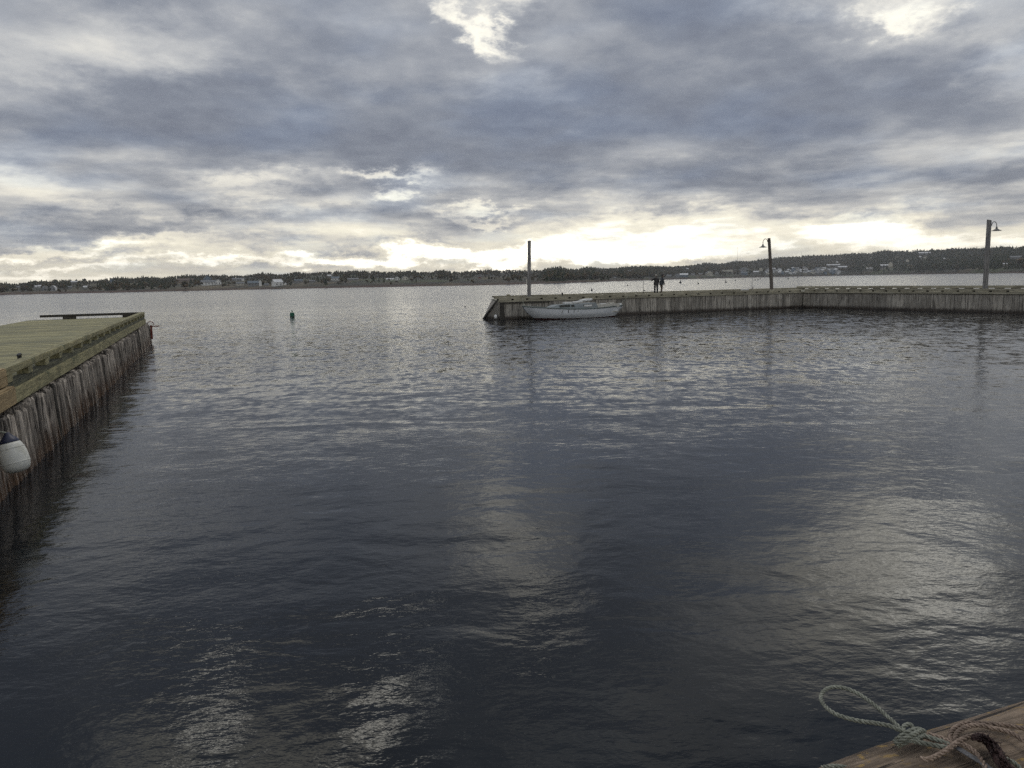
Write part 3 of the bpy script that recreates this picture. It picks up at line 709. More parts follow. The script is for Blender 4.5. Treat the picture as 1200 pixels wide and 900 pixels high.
# trees that stand alone
def lone(px, py, hpx, con, label, wide=1.0):
    p = shore_pt(px, py); d = math.hypot(p.x, p.y); h = hpx * d / 900; rg = random.Random(int(px * 7))
    e = empty('spruce_tree' if con else 'broadleaf_tree', p, label=label, cat='tree')
    mb = MB()
    if con: V, F = crown_con(rg, 1, .32)
    else:
        V, F = [], []
        for _ in range(5):
            v, f = crown_bro(rg, 1, .5); k = len(V); V += v; F += [tuple(i + k for i in q) for q in f]
    mb.add([(v[0] * h * wide, v[1] * h * wide, v[2] * h) for v in V], F).build('crown', M['conifer'] if con else M['broad'], e)
    MB().lathe([(h * .035, -1), (h * .02, h * .45), (h * .008, h * .8)], n=6).build('trunk', M['dark_timber'], e)
for q in [(41.5, 333.0, 4.6, False, 'small round tree on the skyline above the tiny white sheds'),
          (65.5, 332.4, 4.4, False, 'squat dark tree on the skyline above the round-roofed barns'),
          (98.8, 330.0, 4.4, False, 'lone tree on the skyline above the long pale farm building'),
          (57.5, 341.5, 5.2, True, 'dark spruce standing between the two round-roofed barns'),
          (217, 338.2, 8.5, False, 'big rounded dark tree in front of the long tan building'),
          (319, 335.4, 5, False, 'olive tree left of the brightest white house'),
          (341, 334.6, 5.5, True, 'spruce right of the small white house by the brightest one'),
          (1030, 315, 8.5, True, 'tall dark spruce just left of the white church'),
          (1195, 312, 8, False, 'rounded dark tree at the right edge of the far shore')]:
    lone(*q)
for i, x in enumerate((513, 517, 521, 524.5, 528, 532, 536)):
    o_ = lone(x, 327.4, 5.0 + (i % 3) * .6, i % 3 != 1, 'dark tree in the small clump standing in the open field')
for o_ in bpy.data.objects:
    if o_.get('label') == 'dark tree in the small clump standing in the open field': o_['group'] = 'clump of trees in the open field'

# ------------------------------------------------------------------ wharf builder
def rail_line(parent, a, b_, z0, zt, width, block, gap, mt, mblk, seg=3.6, name='bull_rail', gap_shade=False):
    """kerb timber raised on blocks along a-b; z0 deck, zt rail top"""
    a = Vector((a[0], a[1], 0)); b_ = Vector((b_[0], b_[1], 0)); L_ = (b_ - a).length; d = (b_ - a).normalized(); sdv = Vector((-d.y, d.x, 0))
    ang_ = math.atan2(d.y, d.x); th = (zt - z0) * .55
    n = max(1, round(L_ / seg)); k = L_ / n
    for i in range(n):
        e = empty(name, (0, 0, 0)); bpy.data.objects.remove(e)
        p = a + d * (i + .5) * k
        o = MB().box((0, 0, 0), (k - .012, width, th)).build(name, mt, parent, bevel=.012)
        o.location = (p.x, p.y, zt - th / 2 + random.uniform(-.006, .006)); o.rotation_euler = (0, 0, ang_ + random.uniform(-.002, .002))
    if gap_shade:  # added dark strip behind the kerb, so gaps between blocks look shaded
        p = (a + b_) / 2 + sdv * (width * .5 + .02)
        o = MB().box((0, 0, 0), (L_, .03, zt - z0 - th + .01)).build('gap_shade_strip', M['dark_timber'], parent); o.location = (p.x, p.y, z0 + (zt - z0 - th) / 2); o.rotation_euler = (0, 0, ang_)
    bz = z0 + (zt - z0 - th) / 2; x = gap * .5
    while x + block < L_:
        p = a + d * (x + block / 2)
        o = MB().box((0, 0, 0), (block, width * .9, zt - z0 - th)).build('rail_block', mblk, parent)
        o.location = (p.x, p.y, bz); o.rotation_euler = (0, 0, ang_)
        x += block + gap
def slab(name, poly, z0, z1, mt, parent):
    n = len(poly); vs = [(p[0], p[1], z0) for p in poly] + [(p[0], p[1], z1) for p in poly]
    return MB().add(vs, [tuple(range(n))[::-1], tuple(range(n, 2 * n))] + [(i, (i + 1) % n, n + (i + 1) % n, n + i) for i in range(n)]).build(name, mt, parent)

# ---- left pier
W0, W1 = Vector((-7.59, 11.03, 0)), Vector((-19.98, 42.49, 0))
dl = (W1 - W0).normalized(); nl = Vector((-dl.y, dl.x, 0))    # nl points left, into the pier
rzl = math.atan2(dl.y, dl.x)
LP = empty('wooden_pier', (W0.x, W0.y, 0), rzl, label='long weathered timber pier with green plank deck running along the left side', cat='pier')
LL = (W1 - W0).length - 1.0; BACK = -6.0; WIDTH = 5.5
# local frame: x along the pier, y to its left (inland side), outer face at y = 0
DZ = 1.50
slab('deck', [(BACK, .25), (LL, .25), (LL, WIDTH), (BACK, WIDTH)], DZ - .10, DZ, M['deck_left'], LP)
slab('core', [(BACK, .55), (LL - .4, .55), (LL - .4, WIDTH - .3), (BACK, WIDTH - .3)], -1.0, DZ - .104, M['dark_timber'], LP)
NEAR = 1.55     # the amber repair starts before this
for (x0, x1, mt) in ((NEAR, LL * .36, 'green_timber'), (LL * .36, LL * .7, 'green_timber'), (LL * .7, LL + .06, 'green_timber')):
    MB().box(((x0 + x1) / 2, .14, 1.245), (x1 - x0 - .015, .16, .25)).build('fascia_board', M[mt], LP, bevel=.01)
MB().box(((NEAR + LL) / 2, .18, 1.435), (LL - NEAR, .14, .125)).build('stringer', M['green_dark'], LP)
MB().box((LL + .10, WIDTH / 2 + .1, 1.30), (.14, WIDTH - .3, .38)).build('end_fascia', M['green_timber'], LP, bevel=.01)
n = 10; k = (LL - NEAR) / n
for i in range(n):
    MB().box((NEAR + (i + .5) * k, .20, 1.685), (k - .02, .24, .125)).build('bull_rail', M['green_timber'], LP, bevel=.014)
x = NEAR + .1
while x < LL - .2:
    MB().box((x + .18, .185, 1.561), (.36, .19, .122)).build('rail_block', M['green_timber'], LP)
    x += 1.62
MB().box((LL - .10, WIDTH * .5 - .2, 1.685), (.22, WIDTH - .7, .12)).build('bull_rail', M['dark_timber'], LP, bevel=.012)
for y, wy in ((.75, .8), (WIDTH * .66, .6)):
    MB().box((LL - .10, y, 1.561), (.2, wy, .122)).build('rail_block', M['dark_timber'], LP)
# amber repaired end nearest the camera
MB().box((BACK / 2 + NEAR / 2 - .02, .20, 1.69), (NEAR - BACK - .06, .28, .15)).build('bull_rail', M['new_timber'], LP, bevel=.02)
MB().box((NEAR - .35, .17, 1.56), (.5, .24, .13)).build('rail_block', M['new_timber'], LP)
MB().box((BACK / 2 + NEAR / 2 - .02, .08, 1.32), (NEAR - BACK - .06, .24, .30)).build('fascia_board', M['new_timber'], LP, bevel=.02)
# close-set piles of the face
pr = random.Random(21)
x = BACK + 4.6; npl = 0; TOT = LL + 1.0
rest = MB()
while x < TOT:
    wd = pr.choice([.17, .20, .23, .26, .30]); round_ = pr.random() < .22 or x > LL - .4
    dep = pr.uniform(.12, .17); top = pr.uniform(1.0, 1.12); y0 = pr.uniform(-.02, .02)
    mb = MB()
    n = 12
    prof = []
    ph = pr.uniform(0, 6)
    for i in range(n):
        a = 2 * math.pi * i / n; e = 2.0 if round_ else 9.0
        c_, s_ = math.cos(a), math.sin(a)
        q = (abs(c_) ** e + abs(s_) ** e) ** (-1 / e)
        prof.append((c_ * q * wd / 2 * (1 + .05 * math.sin(3 * a + ph)), s_ * q * dep * (1 + .05 * math.cos(2 * a + ph))))
    lev = [-.9, 0, .35, .7, top - .05, top]
    vs = []; wob = [(pr.uniform(-.005, .005), pr.uniform(-.008, .008)) for _ in lev]
    for j, z in enumerate(lev):
        kk = 1.0 if j < 5 else .86
        for (u, v) in prof: vs.append((x + wd / 2 + u * kk + wob[j][0], y0 - (1.1 - z) * .07 + .12 + v * kk + wob[j][1], z + (pr.uniform(-.02, .02) if j == 5 else 0)))
    fs = [(j * n + i, j * n + (i + 1) % n, (j + 1) * n + (i + 1) % n, (j + 1) * n + i) for j in range(5) for i in range(n)] + [tuple(5 * n + i for i in range(n))]
    if npl < 98: mb.add(vs, fs).build('pile', M['pile'], LP)
    else: rest.add(vs, fs)
    npl += 1
    x += wd + (pr.choice([.008, .01, .012, .015, .02, .045]) if x < LL else .03)
rest.build('piles', M['pile_far'], LP, kind='stuff')
# dark fender poles here and there on the face
for fx in (4.6, 13.4, 26.0):
    MB().tube([(fx, -.09, -.8), (fx + .02, -.07, .5), (fx, -.03, 1.14)], [.05, .048, .045], 10).build('fender_pole', M['dark_timber'], LP, smooth=True)
# rusty ring and hoop at the outer corner
hp = [(TOT - .45, -.12 + .16 * math.cos(a), 1.02 + .18 * math.sin(a)) for a in np.linspace(0, math.pi, 9)]
MB().tube(hp, .02, 8).build('steel_hoop', M['rust'], LP, smooth=True)
MB().beam((TOT - .45, -.10, .95), (TOT - .40, -.55, .93), .05, .05).build('steel_bracket', M['rust'], LP)
MB().box((TOT - .45, -.14, .62), (.14, .1, .75)).build('steel_strap', M['rust'], LP)
# end face of the pier
for i in range(2):
    MB().box((LL + .02, 1.55 + i * 2.55, .3), (.3, 2.5, 1.6)).build('end_planking', M['pile'], LP)
# mooring cleat on the deck
cp = atz(23.5, 424.5, DZ); cl = LP.matrix_world
Minv = (Matrix.Translation((W0.x, W0.y, 0)) @ Matrix.Rotation(rzl, 4, 'Z')).inverted()
c = Minv @ cp
mb = MB().box((c.x, c.y, DZ + .02), (.50, .20, .04)); 
mb.lathe([(.035, 0), (.03, .1)], (c.x - .06, c.y, DZ + .05), 10).lathe([(.035, 0), (.03, .1)], (c.x + .06, c.y, DZ + .05), 10)
mb.tube([(c.x - .17, c.y, DZ + .15), (c.x - .08, c.y, DZ + .165), (c.x + .08, c.y, DZ + .165), (c.x + .17, c.y, DZ + .15)], [.02, .032, .032, .02], 10)
mb.build('mooring_cleat', M['black'], LP, smooth=False)

# fender
fp_d = 13.0
fp = None
# plane just outside the pile face: solve for the ray through the fender's centre
d = ray(15.0, 531); n_ = nl; q0 = W0 - nl * .42
tt = (q0 - EYE).dot(n_) / d.dot(n_); fp = EYE + d * tt
kf = (fp - EYE).length / 900
Rf = 12.6 * kf; Hf = 39 * kf
FE = empty('boat_fender', fp, label='scuffed white fender with navy blue top hanging on the left pier', cat='fender')
FE.rotation_euler = (R(-3), R(-13), 0)
prof = [(Rf * .2, -Hf * .50), (Rf * .56, -Hf * .485), (Rf * .80, -Hf * .44), (Rf * .95, -Hf * .35), (Rf, -Hf * .24), (Rf * .995, -Hf * .10), (Rf * .96, Hf * .02), (Rf * .88, Hf * .13), (Rf * .78, Hf * .22), (Rf * .68, Hf * .28)]
MB().lathe(prof, n=32).build('fender_body', M['fender'], FE, smooth=True)
MB().lathe([(Rf * .70, Hf * .268), (Rf * .69, Hf * .30), (Rf * .55, Hf * .37), (Rf * .34, Hf * .44), (Rf * .20, Hf * .50), (Rf * .17, Hf * .54)], n=28).build('fender_end', M['blue'], FE, smooth=True)
for i in (4, 7):
    MB().lathe([(prof[i][0] + .001, prof[i][1] - .008), (prof[i][0] + .006, prof[i][1]), (prof[i][0] + .001, prof[i][1] + .008)], n=28, cap=False).build('seam', M['fender'], FE, smooth=True)
topw = fp + Vector((-.06, 0, Hf * .52)); anchor = q0 + nl * .30 + dl * ((topw - q0).dot(dl) - .1); anchor.z = 1.22
MB().tube([topw, topw.lerp(anchor, .5) + Vector((0, 0, -.02)), anchor], .014, 6).build('fender_rope', M['rope_green'], label='thin green rope holding the white fender against the pier', cat='rope')

# ---- right wharf
A = Vector((-.95, 60.3, 0)); Bp = Vector((27.0, 71.2, 0)); Cp = Vector((39.9, 46.0, 0))
d1 = (Bp - A).normalized(); n1 = Vector((-d1.y, d1.x, 0)); d2 = (Cp - Bp).normalized(); n2 = Vector((-d2.y, d2.x, 0))
WD = 6.2
RW = empty('timber_wharf', A, math.atan2(d1.y, d1.x), label='long bent wharf with grey board face and yellowed kerb across the harbour', cat='wharf')
Mw = (Matrix.Translation(A) @ Matrix.Rotation(math.atan2(d1.y, d1.x), 4, 'Z')).inverted()
loc = lambda p: Mw @ Vector((p[0], p[1], 0))
L1 = (Bp - A).length
# back line intersection
def isect(p, d, q, e):
    t = ((q.x - p.x) * e.y - (q.y - p.y) * e.x) / (d.x * e.y - d.y * e.x); return p + d * t
Ab = Vector((-1.62, 67.4, 0)); Bb = isect(Ab, d1, Bp + n2 * WD, d2); Cb = Cp + n2 * WD
front = [loc(A), loc(Bp), loc(Cp)]; back = [loc(Ab), loc(Bb), loc(Cb)]
i1, i2 = .18, .18
def inset(p, k): return p
slab('deck', [(0, .2), (front[1].x, .2), (back[1].x, back[1].y), (back[0].x, back[0].y)], 1.38, 1.50, M['deck_right'], RW)
fl = [Vector((front[1].x, front[1].y + .0, 0)), front[2], back[2], back[1]]
slab('deck', [(fl[0].x + .02, .2), (fl[1].x + .18, fl[1].y + .1), (fl[2].x, fl[2].y), (fl[3].x + .02, fl[3].y)], 1.38, 1.502, M['deck_right'], RW)
slab('core', [(.1, .3), (front[1].x + .1, .3), (back[1].x - .3, back[1].y - .3), (back[0].x + .2, back[0].y - .3)], -1, 1.376, M['dark_timber'], RW)
slab('core', [(front[1].x + .2, .4), (front[2].x + .35, front[2].y + .1), (back[2].x - .3, back[2].y), (back[1].x - .3, back[1].y - .3)], -1, 1.372, M['dark_timber'], RW)
# facing boards, 98 of them
nb1, nb2 = 62, 36
pr = random.Random(4)
def boards(p, q, n, top=1.36):
    d = (q - p); L_ = d.length; d.normalize(); ang_ = math.atan2(d.y, d.x); nn = Vector((-d.y, d.x, 0)); k = L_ / n
    for i in range(n):
        c = p + d * (i + .5) * k + nn * (.10 + pr.uniform(-.02, .02))
        tp = top - pr.uniform(0, .03)
        o = MB().box((0, 0, 0), (k - pr.choice([.008, .012, .03]), .14, tp + .8)).build('face_board', M['board'], RW)
        o.location = (c.x, c.y, (tp - .8) / 2); o.rotation_euler = (0, 0, ang_)
boards(front[0] + Vector((.45, 0, 0)), front[1], nb1); boards(front[1], front[2], nb2)
# fascia / walings
MB().box((L1 * .5, .02, 1.43), (L1 - .02, .13, .13)).build('fascia_board', M['wharf_timber'], RW)
MB().box((2.3, -.015, 1.29), (4.2, .13, .10)).build('waling', M['dark_timber'], RW)
d2l = (front[2] - front[1]).normalized(); a2 = math.atan2(d2l.y, d2l.x)
o = MB().box((0, 0, 0), ((front[2] - front[1]).length, .13, .13)).build('fascia_board', M['wharf_timber'], RW)
c = (front[1] + front[2]) / 2 + Vector((-d2l.y, d2l.x, 0)) * .02; o.location = (c.x, c.y, 1.432); o.rotation_euler = (0, 0, a2)
o = MB().box((0, 0, 0), ((front[2] - front[1]).length, .10, .05)).build('waling', M['dark_timber'], RW)
o.location = (c.x, c.y, 1.345); o.rotation_euler = (0, 0, a2)
rail_line(RW, (0, .16), (L1, .16), 1.50, 1.745, .24, 1.02, .22, M['wharf_timber'], M['wharf_timber'], 3.6, gap_shade=True)
nn2 = Vector((-d2l.y, d2l.x, 0))
rail_line(RW, front[1] + nn2 * .16, front[2] + nn2 * .16, 1.50, 1.745, .24, 1.0, .22, M['wharf_timber'], M['wharf_timber'], 3.6, gap_shade=True)
rail_line(RW, back[0] + Vector((0, -.15, 0)), back[1] + Vector((0, -.15, 0)), 1.50, 1.74, .24, .85, .35, M['wharf_timber'], M['wharf_timber'], 4.5)
rail_line(RW, back[1] - nn2 * .15, back[2] - nn2 * .15, 1.50, 1.87, .24, .62, .62, M['wharf_timber'], M['dark_timber'], 4.5)
# battered outer corner
ca = loc(atz(566, 373.4, 0)); 
MB().add([(ca.x, ca.y, -.6), (ca.x, ca.y, 0), (-.1, .1, 1.40), (.35, -.02, 1.40), (.35, -.02, -.6), (back[0].x, back[0].y, 1.4), (back[0].x - .3, back[0].y, -.6)],
         [(0, 4, 3, 2, 1), (0, 1, 2, 5, 6)]).build('battered_end', M['board'], RW)
MB().beam((ca.x - .02, ca.y - .03, -.1), (-.06, .12, 1.44), .16, .14).build('corner_timber', M['dark_timber'], RW)
MB().box((.30, -.05, .45), (.32, .16, 1.75)).build('corner_post', M['dark_timber'], RW)
# small fittings
MB().lathe([(.12, 0), (.11, .10), (.17, .14), (.16, .2), (.05, .24)], (1.0, .35, 1.745), 12).build('bollard', M['wharf_timber'], RW)
p = loc(atz(624, 345.5, 1.745)); MB().lathe([(.07, 0), (.06, .16), (.1, .2), (.03, .25)], (p.x, .4, 1.745), 10).build('bollard', M['black'], RW)
# white float at the corner
p = aty(580.8, 371.2, 59.9)
o = MB().lathe([(.02, -.17), (.09, -.13), (.12, 0), (.09, .13), (.02, .17)], n=14).build('float', M['white'], smooth=True, label='small bright white float hung low on the outer corner of the far wharf', cat='float'); o.location = p
# white board on the far deck
p = atz(890, 340.2, 1.76)
o = MB().box((0, 0, .06), (.72, .22, .10)).build('foam_block', M['white'], bevel=.01, label='white block lying on the far wharf kerb by the leaning lamp', cat='block')
bq = A + d1 * (p - A).dot(d1) + n1 * .16; o.location = (bq.x, bq.y, 1.75); o.rotation_euler = (0, 0, math.atan2(d1.y, d1.x))

# ---- poles and lamps
def pole_at(px, Y, z=1.5):
    p = aty(px, 340, Y); return Vector((p.x, Y, z))
def lean_pole(name, pxb, pxt, pyt, Y, r0_, r1_, mt, label, cat, side=0, chamfer=False):
    b_ = pole_at(pxb, Y); top = aty(pxt, pyt, Y)
    e = empty(name, b_, label=label, cat=cat)
    v = top - b_
    n = 14; lev = [0, .25, .5, .75, 1.0]; mb = MB(); vs = []
    for t in lev:
        r_ = r0_ + (r1_ - r0_) * t
        for i in range(n):
            a = 2 * math.pi * i / n; cut = (.30 * r_ * math.cos(a) * -1 if chamfer and t == 1 else 0)
            vs.append((v.x * t + r_ * math.cos(a), v.y * t + r_ * math.sin(a), v.z * t + cut - (.3 if t == 0 else 0)))
    mb.add(vs, [(j * n + i, j * n + (i + 1) % n, (j + 1) * n + (i + 1) % n, (j + 1) * n + i) for j in range(4) for i in range(n)] + [tuple(4 * n + i for i in range(n))])
    mb.build('pole', mt, e)
    return e, v
e, v = lean_pole('mooring_pole', 619.8, 620.3, 282, 67.0, .165, .145, M['pole'], 'plain straight timber pole without a lamp at the wharf outer end', 'pole')
MB().box((-.17, -.1, 2.0 - .6), (.08, .12, .45)).build('notice_plate', M['cream'], e)
def lamp(e, v, f, side, reach, drop, r_):
    """gooseneck and enamel shade; f = height share on the pole"""
    a = Vector(v) * f
    pts = [a + Vector((side * r_, 0, 0))]
    for t in np.linspace(0, 1, 9):
        an = math.pi * t
        pts.append(a + Vector((side * (r_ + .02 + reach * .5 * (1 - math.cos(an))), 0, .32 * math.sin(an) * 1.0 + .0 - .06 * t)))
    end = a + Vector((side * (r_ + .02 + reach), 0, -drop)); pts.append(end)
    MB().tube(pts, .028, 8).build('lamp_arm', M['galv'], e, smooth=True)
    MB().lathe([(.05, .12), (.07, .0), (.10, -.05), (.24, -.14), (.36, -.19), (.355, -.205), (.22, -.16), (.06, -.10)], end, 20, cap=False).build('lamp_shade', M['galv'], e, smooth=True)
    MB().lathe([(.03, -.06), (.05, -.12), (.03, -.17)], end, 10).build('bulb', M['cream'], e, smooth=True)
e, v = lean_pole('lamp_post', 904.6, 901.2, 279, 72.8, .165, .135, M['pole_brown'], 'brown lamp post leaning left with its lamp on the left', 'lamp post')
lamp(e, v, .93, -1, .42, .30, .14)
e, v = lean_pole('lamp_post', 1154.3, 1159.3, 258, 61.2, .19, .165, M['pole'], 'thick grey lamp post leaning right with its lamp on the right', 'lamp post', chamfer=True)
lamp(e, v, .925, 1, .40, .22, .195)

# ---- fishing rods on the wharf
for px, Y, pyt, lab in ((754, 68.5, 322, 'thin fishing rod propped upright left of the two people'), (881.2, 71.5, 318, 'thin fishing rod propped upright left of the brown lamp post')):
    b_ = pole_at(px, Y); top = aty(px + .2, pyt, Y); e = empty('fishing_rod', b_, label=lab, cat='fishing rod', group='fishing rods propped on the wharf')
    h = top.z - b_.z
    MB().tube([(0, 0, 0), (0, 0, .55)], .028, 8).build('grip', M['black'], e)
    MB().tube([(0, 0, .55), (0, 0, h * .6), (.01, 0, h)], [.018, .013, .006], 6).build('blank', M['galv'], e)
    mb = MB().lathe([(.05, -.03), (.065, -.02), (.065, .02), (.05, .03)], (.10, 0, .42), 10); mb.tube([(0, 0, .42), (.1, 0, .42)], .015, 6)
    mb.build('reel', M['black'], e)

# ---- people
def skinned(name, verts, edges, radii, mt, parent=None, sub=2, root=0):
    me = bpy.data.meshes.new(name); me.from_pydata([tuple(v) for v in verts], edges, [])
    o = bpy.data.objects.new(name, me); COL.objects.link(o)
    md = o.modifiers.new('skin', 'SKIN'); md.use_smooth_shade = True; md.branch_smoothing = .5
    lay = me.skin_vertices[0].data if me.skin_vertices else None
    if lay is None:
        bpy.context.view_layer.objects.active = o
        lay = me.skin_vertices[0].data
    for i, r_ in enumerate(radii): lay[i].radius = (r_, r_) if not isinstance(r_, tuple) else r_
    for l_ in lay: l_.use_root = False
    lay[root].use_root = True
    sb = o.modifiers.new('sub', 'SUBSURF'); sb.levels = sub; sb.render_levels = sub
    bpy.context.view_layer.update()
    dg = bpy.context.evaluated_depsgraph_get()
    m2 = bpy.data.meshes.new_from_object(o.evaluated_get(dg)); m2.materials.clear(); m2.materials.append(mt)
    o.modifiers.clear(); o.data = m2
    if parent: o.parent = parent
    return o
M['jacket'] = paint('charcoal jacket', (.035, .032, .032), .8, .3, 9)
M['jacket_grey'] = paint('slate grey jacket', (.055, .062, .072), .8, .3, 9)
M['jeans'] = paint('dark trousers', (.022, .024, .030), .85, .25, 9)
M['khaki'] = paint('brown khaki trousers', (.105, .080, .058), .85, .2, 9)
M['skin'] = paint('skin', (.33, .24, .19), .55, .06, 9)
M['hair_grey'] = paint('light grey hair', (.38, .36, .33), .8, .15, 30)
M['hair_dark'] = paint('dark knitted hat', (.03, .03, .035), .9, .2, 30)
def hand(mb_parent, wrist, fdir, curl, side, ppl):
    """a palm, four fingers of unequal length and a thumb, skinned as one"""
    f = Vector(fdir).normalized(); s_ = f.cross(Vector((0, 1, 0))); s_ = s_.normalized() if s_.length > .1 else Vector((1, 0, 0)); n_ = s_.cross(f)
    V = [Vector(wrist), Vector(wrist) + f * .05]; E_ = [(0, 1)]; Rr = [(.026, .02), (.034, .018)]
    for k, (o_, ln) in enumerate(zip((-.03, -.01, .01, .03), (.072, .082, .078, .060))):
        b0 = V[1] + f * .03 + s_ * o_; i0 = len(V); V += [b0, b0 + f * ln * .5 + n_ * curl * .012, b0 + f * ln * .9 + n_ * curl * .035]
        E_ += [(1, i0), (i0, i0 + 1), (i0 + 1, i0 + 2)]; Rr += [.0095, .009, .0075]
    i0 = len(V); V += [V[0] + f * .035 + s_ * side * .04, V[0] + f * .07 + s_ * side * .062 + n_ * curl * .01]; E_ += [(1, i0), (i0, i0 + 1)]; Rr += [.011, .009]
    return skinned('hand', V, E_, Rr, M['skin'], ppl, 1)
def person(px, Y, face, pose, label, jacket, trousers, hairmat, height=1.76):
    b_ = pole_at(px, Y); e = empty('person', b_, face, label=label, cat='person', group='two people standing together on the wharf')
    k = height / 1.78
    # joints in the body's frame: x to its left, -y forward
    J = dict(pel=(0, 0, .96), wai=(0, .01, 1.10), che=(0, .0, 1.30), nek=(0, .01, 1.47), hed=(0, -.02, 1.56),
             lh=(.095, 0, .90), lk=(.11, -.02, .50), la=(.12, .02, .09), lt=(.13, -.15, .045),
             rh=(-.095, 0, .90), rk=(-.11, -.01, .50), ra=(-.12, .02, .09), rt=(-.13, -.15, .045),
             ls=(.19, 0, 1.42), le=(.27, .03, 1.14), lw=(.27, -.08, .90), rs=(-.19, 0, 1.42), re=(-.27, .03, 1.14), rw=(-.27, -.08, .90))
    J.update(pose)
    J = {a: Vector(b) * k for a, b in J.items()}
    names = list(J); ix = {a: i for i, a in enumerate(names)}
    rad = dict(pel=(.185, .15), wai=(.185, .145), che=(.205, .15), nek=(.062, .062), hed=(.06, .06), lh=(.095, .10), lk=.082, la=.058, lt=.035, rh=(.095, .10), rk=.082, ra=.058, rt=.035,
               ls=.095, le=.07, lw=.045, rs=.095, re=.07, rw=.045)
    E_ = [('pel', 'wai'), ('wai', 'che'), ('che', 'nek'), ('nek', 'hed'), ('pel', 'lh'), ('lh', 'lk'), ('lk', 'la'), ('la', 'lt'), ('pel', 'rh'), ('rh', 'rk'), ('rk', 'ra'), ('ra', 'rt'),
          ('che', 'ls'), ('ls', 'le'), ('le', 'lw'), ('che', 'rs'), ('rs', 're'), ('re', 'rw')]
    o = skinned('body', [J[a] for a in names], [(ix[a], ix[b]) for a, b in E_], [rad[a] for a in names], M[jacket], e, 2, ix['pel'])
    me = o.data; me.materials.append(M[trousers]); me.materials.append(M['black']); me.materials.append(M['skin'])
    for p in me.polygons:
        z = p.center.z / k; x_ = abs(p.center.x)
        if z < .11: p.material_index = 2
        elif z < .90 and x_ < .235 * k: p.material_index = 1
        elif z > 1.50: p.material_index = 3
    # head with brow, nose, chin and ears, one surface
    hd = bmesh.new(); bmesh.ops.create_uvsphere(hd, u_segments=24, v_segments=16, radius=1)
    for v_ in hd.verts:
        x_, y_, z_ = v_.co; 
        f_ = max(0, -y_)
        nz = -.035 * math.exp(-((x_ / .16) ** 2 + ((z_ + .12) / .2) ** 2)) * 6 * f_
        chin = .88 if z_ < -.5 else 1
        v_.co = Vector((x_ * .076 * (1 - .18 * max(0, -z_)), y_ * .098 + nz * .1 * 1.0, z_ * .122 * chin))
        if abs(x_) > .93 and abs(z_) < .25: v_.co.x *= 1.13
        if f_ > .7 and .02 < z_ < .22 and .25 < abs(x_) < .6: v_.co.y += .008
    for v_ in hd.verts: v_.co = v_.co * k + J['hed'] + Vector((0, -.01, .085)) * k
    hm = bpy.data.meshes.new('head'); hd.to_mesh(hm); hd.free(); hm.materials.append(M['skin'])
    for p in hm.polygons: p.use_smooth = True
    ho = bpy.data.objects.new('head', hm); COL.objects.link(ho); ho.parent = e
    hb = bmesh.new(); bmesh.ops.create_uvsphere(hb, u_segments=20, v_segments=12, radius=1)
    dele = [v_ for v_ in hb.verts if v_.co.z < -.1 - .35 * v_.co.y * -1 - (0 if v_.co.y < 0 else .5)]
    dele = [v_ for v_ in hb.verts if (v_.co.y < -.25 and v_.co.z < .38) or v_.co.z < -.45]
    bmesh.ops.delete(hb, geom=dele, context='VERTS')
    for v_ in hb.verts: v_.co = Vector((v_.co.x * .085, v_.co.y * .108, v_.co.z * .132 + .004)) * k + J['hed'] + Vector((0, -.006, .088)) * k
    hm = bpy.data.meshes.new('hair'); hb.to_mesh(hm); hb.free(); hm.materials.append(M[hairmat])
    ho = bpy.data.objects.new('hair', hm); COL.objects.link(ho); ho.parent = e
    for p in hm.polygons: p.use_smooth = True
    for s_, a, b in ((1, 'le', 'lw'), (-1, 're', 'rw')):
        hand(None, J[b], J[b] - J[a], 1, -s_, e)
    # jacket hem flare
    hem = [(.215, .0), (.21, .09), (.20, .2), (.19, .3)]
    mb = MB(); n = 20; vs = []
    for r_, z in hem:
        for i in range(n):
            a = 2 * math.pi * i / n; vs.append((math.cos(a) * r_ * 1.05 * k, math.sin(a) * r_ * .82 * k, (.84 + z) * k))
    mb.add(vs, [(j * n + i, j * n + (i + 1) % n, (j + 1) * n + (i + 1) % n, (j + 1) * n + i) for j in range(3) for i in range(n)])
    mb.build('jacket_hem', M[jacket], e, smooth=True)
    return e
person(768.8, 68.2, math.pi + .15, dict(rs=(-.19, 0, 1.42), re=(-.24, .02, 1.16), rw=(-.22, -.12, .94), ls=(.19, 0, 1.42), le=(.40, -.02, 1.22), lw=(.20, -.18, 1.36), hed=(0, -.03, 1.56)),
       'person in dark jacket and dark trousers, grey haired, elbow raised, standing on the wharf', 'jacket', 'jeans', 'hair_grey', 1.84)
person(775.0, 68.6, math.pi / 2 + .35, dict(pel=(0, .03, .96), wai=(0, .0, 1.10), che=(0, -.05, 1.30), nek=(0, -.08, 1.46), hed=(0, -.12, 1.54), lk=(.09, -.10, .50), la=(.1, .06, .10), lt=(.1, -.12, .045),
                                rk=(-.09, .02, .5), ra=(-.1, .12, .09), rt=(-.1, -.05, .045), ls=(.18, -.05, 1.40), le=(.24, -.13, 1.15), lw=(.20, -.27, .98), rs=(-.18, -.05, 1.40), re=(-.24, -.06, 1.13), rw=(-.20, -.20, .92)),
       'person in slate jacket, dark hat and brown trousers, leaning towards the other', 'jacket_grey', 'khaki', 'hair_dark', 1.84)

